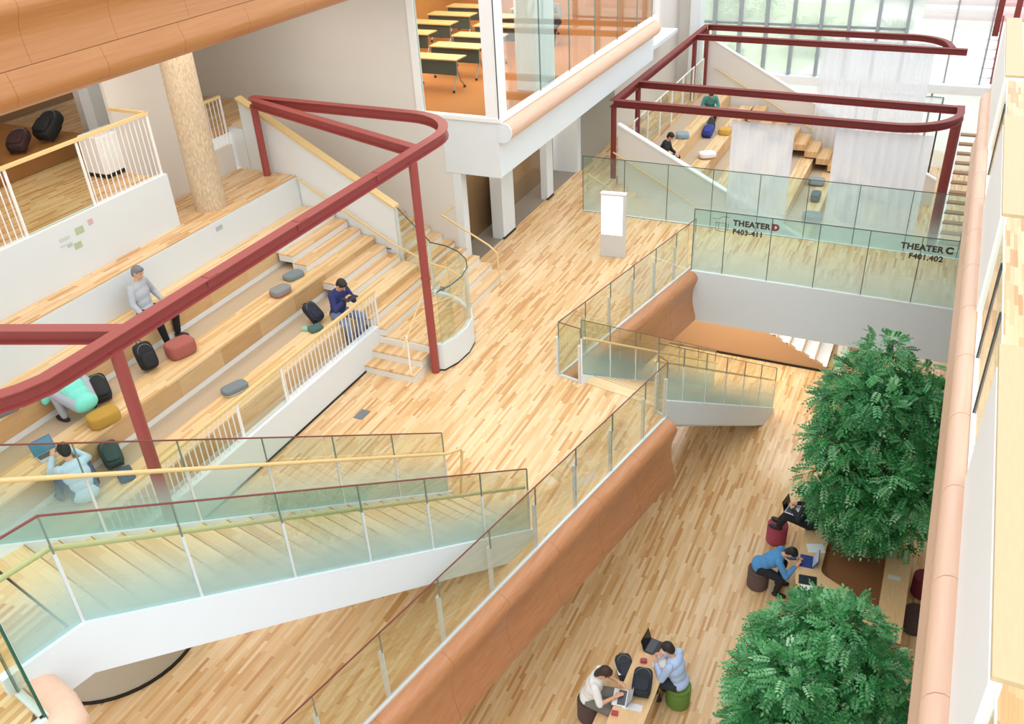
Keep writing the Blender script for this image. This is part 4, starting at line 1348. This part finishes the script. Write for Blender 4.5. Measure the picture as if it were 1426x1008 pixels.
cushion('slate grey cushion lying upright by the steps on the middle seating row', -10.62, 11.95, 1.412, '#7b868b', None, (.2, .14, .05), 75)
cushion('grey cushion with terracotta underside on the middle seating row', -10.42, 11.3, 1.412, '#8a8d8c', '#b5634f', (.2, .14, .07), 80)
cushion('grey cushion with white underside on the lower seating row', -9.6, 8.9, 0.952, '#7a8488', '#cfd3d3', (.22, .13, .06), 70)
cushion('terracotta ottoman beside the black backpack on the middle row', -10.64, 8.95, 1.412, '#a65f56', None, (.24, .18, .13), 75)
cushion('mustard ottoman behind the person in turquoise', -10.32, 7.0, 1.412, '#b9923e', None, (.23, .16, .1), 70)
cushion('slate cushion on the top seating row at the left picture edge', -11.3, 6.2, 1.872, '#6f7c84', None, (.24, .17, .06), 70)
cushion('grey blue cushion on the top row of the far theater', -7.15, 26.6, -0.09, '#8fa3ac', None, (.2, .2, .08), 20)
cushion('white topped tan cushion on the far theater bench', -6.25, 26.2, -0.51, '#e6e8ec', '#b98a4a', (.26, .2, .09), 30)
cushion('round terracotta cushion beside the person in black in the theater', -6.4, 24.5, -0.51, '#b98478', None, (.19, .19, .12), 0)
cushion('small pink cushion on the third theater row', -5.45, 23.9, -0.93, '#c4a09c', None, (.12, .12, .08), 0)
cushion('yellow cushion beside the bags in the far theater', -6.3, 28.6, -0.51, '#d2a450', None, (.2, .2, .1), 0)
cushion('pink cushion beside the yellow one in the far theater', -6.1, 29.0, -0.51, '#d8b0a8', None, (.2, .18, .1), 0)
cushion('grey cushion with dark red base low in the far theater', -3.35, 29.4, -2.19, '#8d999b', '#6e3a33', (.26, .2, .11), 0)
cushion('dark slate cushion lying on the lowest theater bench seen through the bridge glass', -2.98, 26.3, -2.19, '#6c7f86', None, (.3, .26, .13), 0)


def backpack(label, x, y, z, col, rz=0, lay=60, s=1.0, cat='backpack'):
    """local z = up when the pack stands; lay tips it over on its back"""
    h = 0.23 * s
    lz = abs(h * math.cos(math.radians(lay))) + abs(0.1 * s * math.sin(math.radians(lay)))
    t = thing('backpack', label, cat, (x, y, z), math.radians(rz))
    R = Matrix.Rotation(math.radians(-lay), 3, 'X')
    off = Vector((0, 0, lz + 0.004))

    def tr(p):
        return R @ (Vector(p) * s) + off
    m = mat('nylon' + col, col, 0.7, noise=0.15, scale=30, bump=0.3)
    ob('main_bag', MB().sup(off, (.15 * s, .09 * s, .23 * s), .5, .45, R, 22, 14), m, t, True, world=False)
    ob('front_pocket', MB().sup(tr((0, -.085, -.07)), (.115 * s, .04 * s, .12 * s), .45, .4, R, 18, 10), m, t, True, world=False)
    ob('top_handle', MB().tube([tr(p) for p in ((-.04, .05, .22), (-.03, .05, .265), (.03, .05, .265), (.04, .05, .22))], .009 * s, 6), m, t, True, world=False)
    for q in (-1, 1):
        ob('shoulder_strap', MB().tube([tr(p) for p in ((.05 * q, .08, .19), (.075 * q, .125, .08), (.085 * q, .12, -.08), (.11 * q, .085, -.19))], .017 * s, 6), m, t, True, world=False)
    ob('zip', MB().tube([tr((.12 * math.cos(a), -.075 - .01 * math.sin(a), .06 + .13 * math.sin(a))) for a in np.linspace(0, math.pi, 12)], .004 * s, 5), mat('zip_grey', '#8a8f92', 0.4), t, True, world=False)
    return t


backpack('black backpack standing on the carpet strip beside the terracotta ottoman', -10.82, 8.4, 1.4, '#15161a', 70, 25)
backpack('black backpack lying beside the person in turquoise', -10.85, 7.45, 1.4, '#17191d', 60, 55)
backpack('navy black rucksack on the lower row beside the navy reader', -9.75, 11.3, 0.952, '#1b2033', 80, 50, 0.9)
backpack('dark green crumpled bag beside the pale blue shirt', -10.0, 6.7, 0.952, '#24403f', 60, 65, 0.95, 'bag')
backpack('large black backpack lying on the low table between two people', -2.55, 8.8, L0 + 0.70, '#1d2630', 10, 80, 1.0)
backpack('dark backpack with white paper on it between the two people', -2.95, 9.15, L0 + 0.43, '#2a3138', 35, 65, 0.9)
backpack('royal blue bag in the upper rows of the far theater', -6.75, 28.2, -0.52, '#2b3a8c', 0, 70, 1.1, 'bag')
backpack('black bag lying above the blue bag in the far theater', -6.85, 28.8, -0.52, '#22262b', 20, 60, 1.1, 'bag')
backpack('grey bag on the lower theater bench behind the curtain gap', -3.15, 28.0, -2.19, '#5c6468', 0, 75, 1.0, 'bag')
backpack('red and black bag on the wooden gallery platform', -15.4, 10.7, L2 + 0.37, '#3a2024', 30, 70, 1.2, 'bag')
backpack('black shoes bag at the left end of the gallery platform', -15.3, 9.9, L2 + 0.37, '#17150f', 60, 80, 1.1, 'bag')
backpack('dark bag leaning at the right end of the gallery platform', -15.4, 11.4, L2 + 0.37, '#1d1f24', 10, 60, 1.4, 'bag')


def flat(name, label, cat, x, y, z, sx, sy, h, col, rz=0, rough=0.6, bev=0.0):
    t = ob(name, MB().box(-sx / 2, sx / 2, -sy / 2, sy / 2, 0, h), mat('flat' + col, col, rough), None, loc=(x, y, z), rot=(0, 0, math.radians(rz)), bev=bev)
    return tag(t, label, cat)


def laptop(label, x, y, z, rz, base='#c9ccd0', screen='#1a1c20', ang=110, disp=None):
    """local +x points from the keyboard to the screen hinge"""
    t = thing('laptop', label, 'laptop', (x, y, z), math.radians(rz))
    bm_ = mat('lap' + base, base, 0.35, metal=0.3)
    ob('base', MB().box(-0.11, 0.11, -0.155, 0.155, 0, 0.014), bm_, t, world=False, bev=0.004)
    kb = ob('keyboard', MB().box(-0.03, 0.09, -0.135, 0.135, 0.014, 0.017), mat('keys' + base, '#55595f' if base != '#3a4f9a' else '#2c3e86', 0.5), t, world=False)
    M_ = Matrix.Translation((0.11, 0, 0.012)) @ Matrix.Rotation(math.radians(ang - 90), 4, 'Y')
    lid = ob('lid', MB().box(-0.004, 0.004, -0.155, 0.155, 0, 0.21, M_), mat('lid' + screen, screen, 0.4), t, world=False)
    ob('display', MB().box(-0.006, -0.0045, -0.145, 0.145, 0.01, 0.2, M_), mat('disp' + (disp or '#101216'), disp or '#101216', 0.15), lid, world=False)
    return t


laptop('silver laptop on the legs of the person in black beside the planter', -1.16, 13.45, L0 + 0.98, 168, '#d6d8da', '#1b1d20', 105)
laptop('dark blue laptop with a lit screen in front of the denim shirt', -0.72, 12.45, L0 + 0.735, 5, '#3a4f9a', '#2a3a78', 115, '#b9cbe0')
laptop('white laptop used by the person in the white top', -2.8, 8.5, L0 + 0.705, 10, '#e8eaec', '#7d838a', 115, '#d0d6da')
laptop('black laptop with open lid opposite the light blue shirt', -2.62, 9.62, L0 + 0.705, 175, '#3b3d41', '#0f1012', 105)
laptop('teal screened laptop in front of the pale blue shirt', -10.45, 6.1, 1.412, 165, '#c9ccd0', '#3d6d84', 115, '#4f8aa3')

# low wooden tables in the lower hall
lt = thing('low_table', 'long pale wooden low table between the two seated people', 'table', (-2.6, 8.7, L0))
ob('top', MB().box(-2.85, -2.33, 7.5, 9.75, L0 + 0.66, L0 + 0.70), W_TABLE, lt, bev=0.004)
for y in (7.6, 9.5):
    ob('leg_panel', MB().box(-2.8, -2.38, y, y + 0.05, L0, L0 + 0.66), W_TABLE, lt)
ob('shelf', MB().box(-2.8, -2.38, 7.65, 9.5, L0 + 0.2, L0 + 0.23), W_TABLE, lt)
wb = thing('wooden_box_table', 'small wooden box table beside the person in the white top', 'table', (-2.98, 8.6, L0))
ob('top', MB().box(-3.1, -2.87, 8.1, 9.35, L0 + 0.39, L0 + 0.43), W_TABLE, wb)
for y in (8.12, 9.29):
    ob('side', MB().box(-3.09, -2.88, y, y + 0.04, L0, L0 + 0.39), W_TABLE, wb)
flat('power_plate', 'white power strip plate on the low table', 'socket', -2.58, 8.42, L0 + 0.70, .3, .12, .012, '#e6e8ea', 8)
flat('paper_sheet', 'white paper sheets before the person in the light blue shirt', 'paper', -2.47, 9.42, L0 + 0.70, .21, .3, .006, '#f4f6f8', 15)
flat('pencil_case', 'small red pencil case on the low table', 'case', -2.68, 9.28, L0 + 0.70, .11, .07, .07, '#b5485a', 20, bev=0.02)
flat('snack_box', 'small red box near the white laptop', 'box', -2.78, 8.2, L0 + 0.70, .1, .07, .05, '#b8404c', 10, bev=0.008)
flat('paper_sheet', 'white paper lying on the dark backpack', 'paper', -2.98, 9.12, L0 + 0.62, .2, .28, .004, '#f2f5f7', 35)
flat('phone', 'dark phone on the seating at the left edge', 'phone', -10.75, 5.85, 0.96, .075, .15, .01, '#3f5560', 60)
flat('folded_jacket', 'folded blue jacket beside the dark green bag', 'jacket', -9.62, 6.55, 0.952, .22, .36, .07, '#3f5671', 60, 0.9, 0.03)
flat('blue_folder', 'bright blue folder by the black backpack on the top row', 'folder', -11.38, 8.55, 1.872, .3, .24, .03, '#2b4fae', 40, 0.5, 0.01)
flat('tablet', 'dark tablet on the planter table', 'tablet', -0.62, 12.0, L0 + 0.735, .3, .22, .012, '#2b3138', 8, 0.3, 0.005)
flat('paper_sheet', 'white papers beneath the dark tablet on the planter table', 'paper', -0.6, 11.78, L0 + 0.735, .22, .2, .004, '#eef2f4', 8)
flat('paper_sheet', 'white papers behind the blue laptop on the planter table', 'paper', -0.62, 12.85, L0 + 0.735, .3, .22, .004, '#eef2f4', 20)
flat('power_plate', 'white socket plate set in the right side of the planter table', 'socket', 0.72, 12.62, L0 + 0.735, .2, .1, .006, '#dfe3e3', 0)
flat('water_bottle_lid', 'teal cup beside the bags on the lower seating row', 'cup', -9.72, 10.98, 0.952, .12, .1, .07, '#8fc4b5', 20, 0.5, 0.02)
flat('folded_cloth', 'folded dark green cloth beside the navy rucksack', 'cloth', -9.55, 11.05, 0.952, .26, .2, .09, '#4d6b66', 60, 0.9, 0.03)
flat('open_book', 'open dark book in the hands of the navy reader', 'book', -9.1, 11.58, 1.42, .2, .26, .02, '#2f3240', -10, 0.7)

# ------------------------------------------------------------------ planters and trees
MULCH = mat('bark_mulch', '#94623c', 0.95, noise=0.5, scale=40, bump=1.0)


def ring_table(label, outer, inner, z1):
    t = thing('planter_table', label, 'table', (0, sum(p[1] for p in outer) / len(outer), L0))
    n = len(outer)
    for i in range(n):
        a, b = outer[i], outer[(i + 1) % n]
        c, d_ = inner[(i + 1) % n], inner[i]
        ob('table_top', MB().prism([(a[0], a[1], z1 - 0.04), (b[0], b[1], z1 - 0.04), (c[0], c[1], z1 - 0.04), (d_[0], d_[1], z1 - 0.04)], (0, 0, 0.04)), W_TABLE, t)
        ob('planter_side', MB().prism([(c[0], c[1], L0), (d_[0], d_[1], L0), (d_[0] * 1.06, d_[1], L0), (c[0] * 1.06, c[1], L0)], (0, 0, z1 - 0.05 - L0)), mat('planter_wood', '#a98556', 0.6), t)
    so = ob('mulch', MB().prism([(x, y, L0 + 0.4) for x, y in inner], (0, 0, 0.2)), MULCH, t)
    so['kind'] = 'stuff'
    return t


ring_table('pale wooden table ring around the mulch bed of the larger tree', [(-0.88, 12.3), (-0.74, 11.55), (-0.45, 11.3), (0.95, 11.2), (0.97, 14.6), (-0.88, 14.6)],
           [(-0.45, 12.35), (-0.42, 12.28), (-0.36, 12.22), (0.55, 11.75), (0.55, 14.2), (-0.45, 14.2)], L0 + 0.735)
ring_table('pale wooden table ring around the nearer tree', [(-0.85, 5.6), (0.95, 5.6), (0.95, 8.9), (-0.85, 8.9)], [(-0.42, 6.0), (0.52, 6.0), (0.52, 8.5), (-0.42, 8.5)], L0 + 0.735)
LEAF = None


def leafmat(name, cols):
    m = bpy.data.materials.new(name)
    m.use_nodes = True
    nt = m.node_tree
    p = nt.nodes['Principled BSDF']
    p.inputs['Roughness'].default_value = 0.33
    at = nt.nodes.new('ShaderNodeAttribute')
    at.attribute_name = 'tone'
    rp = nt.nodes.new('ShaderNodeValToRGB')
    rp.color_ramp.elements.remove(rp.color_ramp.elements[0])
    for i, h in enumerate(cols):
        e = rp.color_ramp.elements[0] if i == 0 else rp.color_ramp.elements.new(i / (len(cols) - 1))
        e.position = i / (len(cols) - 1)
        e.color = lin(h)
    nt.links.new(at.outputs['Fac'], rp.inputs[0])
    nt.links.new(rp.outputs[0], p.inputs['Base Color'])
    tl = nt.nodes.new('ShaderNodeBsdfTranslucent')
    nt.links.new(rp.outputs[0], tl.inputs[0])
    mx = nt.nodes.new('ShaderNodeMixShader')
    mx.inputs[0].default_value = 0.25
    nt.links.new(p.outputs[0], mx.inputs[1])
    nt.links.new(tl.outputs[0], mx.inputs[2])
    nt.links.new(mx.outputs[0], nt.nodes['Material Output'].inputs[0])
    return m


LM = leafmat('ash_leaves', ['#1f5f30', '#328446', '#4fa15f', '#78bd80', '#b4dfb4'])


def foliage(centers, radii, n_leaf, leaflet, parent, lm=LM, seed=1, pairs=5):
    """compound leaves: a drooping rachis with paired leaflets, each leaflet two triangles folded on its midrib"""
    r = np.random.default_rng(seed)
    V, F, T = [], [], []
    per = np.array(radii) ** 2
    cnt = (per / per.sum() * n_leaf).astype(int)
    for c, R, m in zip(centers, radii, cnt):
        dirs = r.normal(size=(m, 3))
        dirs[:, 2] = dirs[:, 2] * 0.8 + 0.25
        dirs /= np.linalg.norm(dirs, axis=1)[:, None]
        rad = R * (0.55 + 0.45 * r.random(m) ** 0.5)
        base = np.array(c) + dirs * rad[:, None] * np.array([1, 1, 0.75])
        ax = dirs + r.normal(size=(m, 3)) * 0.55
        ax[:, 2] -= 0.35
        ax /= np.linalg.norm(ax, axis=1)[:, None]
        up = np.array([0, 0, 1.0]) + dirs * 0.6 + r.normal(size=(m, 3)) * 0.25
        side = np.cross(ax, up)
        side /= np.linalg.norm(side, axis=1)[:, None] + 1e-9
        nr = np.cross(side, ax)
        tone = np.clip(0.45 + 0.25 * dirs[:, 2] * 0 + r.normal(size=m) * 0.22, 0, 1)
        L = leaflet * (0.8 + 0.4 * r.random(m))
        for j in range(pairs * 2 + 1):
            t_ = (j // 2 + 0.6) / (pairs + 0.6)
            sg = (1 if j % 2 else -1) if j < pairs * 2 else 0
            p0 = base + ax * (t_ * L * 2.9)[:, None] - np.array([0, 0, 1]) * (t_ * t_ * L * 0.8)[:, None]
            dv = ax * (0.55 if sg else 1.0) + side * (0.85 * sg)
            dv /= np.linalg.norm(dv, axis=1)[:, None]
            dv[:, 2] -= 0.12
            wv = np.cross(dv, nr)
            wv /= np.linalg.norm(wv, axis=1)[:, None] + 1e-9
            l = L * (1.05 - 0.35 * abs(t_ - 0.5))
            w = l * 0.27
            b = len(V) and sum(len(x) for x in V)
            tip = p0 + dv * l[:, None]
            mid = p0 + dv * (l * 0.45)[:, None]
            fold = nr * (w * 0.35)[:, None]
            A = mid + wv * w[:, None] + fold
            B = mid - wv * w[:, None] + fold
            blk = np.stack([p0, A, tip, B], 1).reshape(-1, 3)
            V.append(blk)
            idx = np.arange(m)[:, None] * 4 + b
            F.append(np.concatenate([idx + np.array([0, 1, 2]), idx + np.array([0, 2, 3])], 0))
            T.append(np.repeat(np.clip(tone + r.normal(size=m) * 0.08, 0, 1), 4))
    V, F, T = np.concatenate(V), np.concatenate(F), np.concatenate(T)
    me = bpy.data.meshes.new('foliage')
    me.vertices.add(len(V))
    me.vertices.foreach_set('co', V.astype(np.float32).ravel())
    me.loops.add(len(F) * 3)
    me.loops.foreach_set('vertex_index', F.astype(np.int32).ravel())
    me.polygons.add(len(F))
    me.polygons.foreach_set('loop_start', np.arange(len(F), dtype=np.int32) * 3)
    me.polygons.foreach_set('loop_total', np.full(len(F), 3, dtype=np.int32))
    me.update(calc_edges=True)
    a = me.attributes.new('tone', 'FLOAT', 'POINT')
    a.data.foreach_set('value', T.astype(np.float32))
    me.materials.append(lm)
    o = link('foliage', me, parent)
    o['kind'] = 'stuff'
    return o


def tree(label, x, y, ztop, rx, rz, n_leaf, leaflet, seed, nclump=42):
    t = thing('indoor_tree', label, 'tree', (x, y, L0 + 0.6))
    r = np.random.default_rng(seed)
    cz = ztop - rz
    BARK = mat('tree_bark', '#6b5442', 0.9, noise=0.3, scale=30, bump=0.5)
    ob('trunk', MB().tube([(x, y, L0 + 0.55), (x + 0.03, y, L0 + 1.3), (x - 0.02, y + 0.03, cz - 0.3), (x, y, cz + rz * 0.4)], 0.06, 10, 0.02), BARK, t, 'auto')
    cs, rs_ = [], []
    for i in range(nclump):
        ph = i * 2.39996
        zz = 1 - 2 * (i + 0.5) / nclump
        rr = math.sqrt(1 - zz * zz)
        k = 0.55 + 0.38 * r.random()
        taper = 1.0 if zz > -0.2 else 0.85
        c = (x + rx * k * rr * math.cos(ph) * taper, y + rx * k * rr * math.sin(ph) * taper, cz + rz * k * zz * 1.05)
        cs.append(c)
        rs_.append(rx * (0.2 + 0.16 * r.random()))
        if i % 2 == 0:
            ob('branch', MB().tube([(x, y, cz - rz * 0.5 + rz * 0.4 * zz), ((x + c[0]) / 2, (y + c[1]) / 2, (cz + c[2]) / 2), c], 0.016, 6, 0.005), BARK, t)
    foliage(cs, rs_, n_leaf, leaflet, t, seed=seed)
    return t


tree('larger leafy green tree rising from the planter table in the lower hall', 0.12, 13.15, 1.5, 1.27, 2.12, 5600, 0.072, 3, 60)
tree('nearer leafy green tree at the lower right of the picture', -0.05, 7.35, 1.4, 1.0, 1.5, 5200, 0.06, 5, 52)

LMO = leafmat('outdoor_leaves', ['#7ba15c', '#95bb72', '#b2d08e', '#cbe2aa'])
for i, (x, y, z, R, lab) in enumerate(((-11.0, 47.5, -2.6, 1.2, 'sunlit green shrub outside left of the lawn'), (-7.4, 52.5, -2.4, 1.2, 'sunlit green shrub outside at the lawn corner'), (-12.5, 57.5, -1.6, 1.7, 'broad sunlit bush outside at the back of the lawn'),
                                       (-7.2, 41.5, -3.0, 0.8, 'small green shrub just outside the tall windows'), (-3.4, 58, -3.0, 0.8, 'low green shrub on the pale plaza'), (-4.5, 70, -1.6, 2.4, 'long green hedge at the top edge beyond the plaza'))):
    t = thing('outdoor_shrub', lab, 'shrub', (x, y, L0))
    r = np.random.default_rng(20 + i)
    cs = [(x + r.normal() * R * 0.5, y + r.normal() * R * 0.4, z + r.random() * R * 0.5 - 0.2) for _ in range(8)]
    foliage(cs, [R * 0.5] * 8, 420, R * 0.12, t, LMO, 30 + i, 3)
    ob('stem', MB().tube([(x, y, L0 - 0.05), (x + 0.05, y, z)], 0.05, 6), mat('tree_bark2', '#6b5442', 0.9), t)
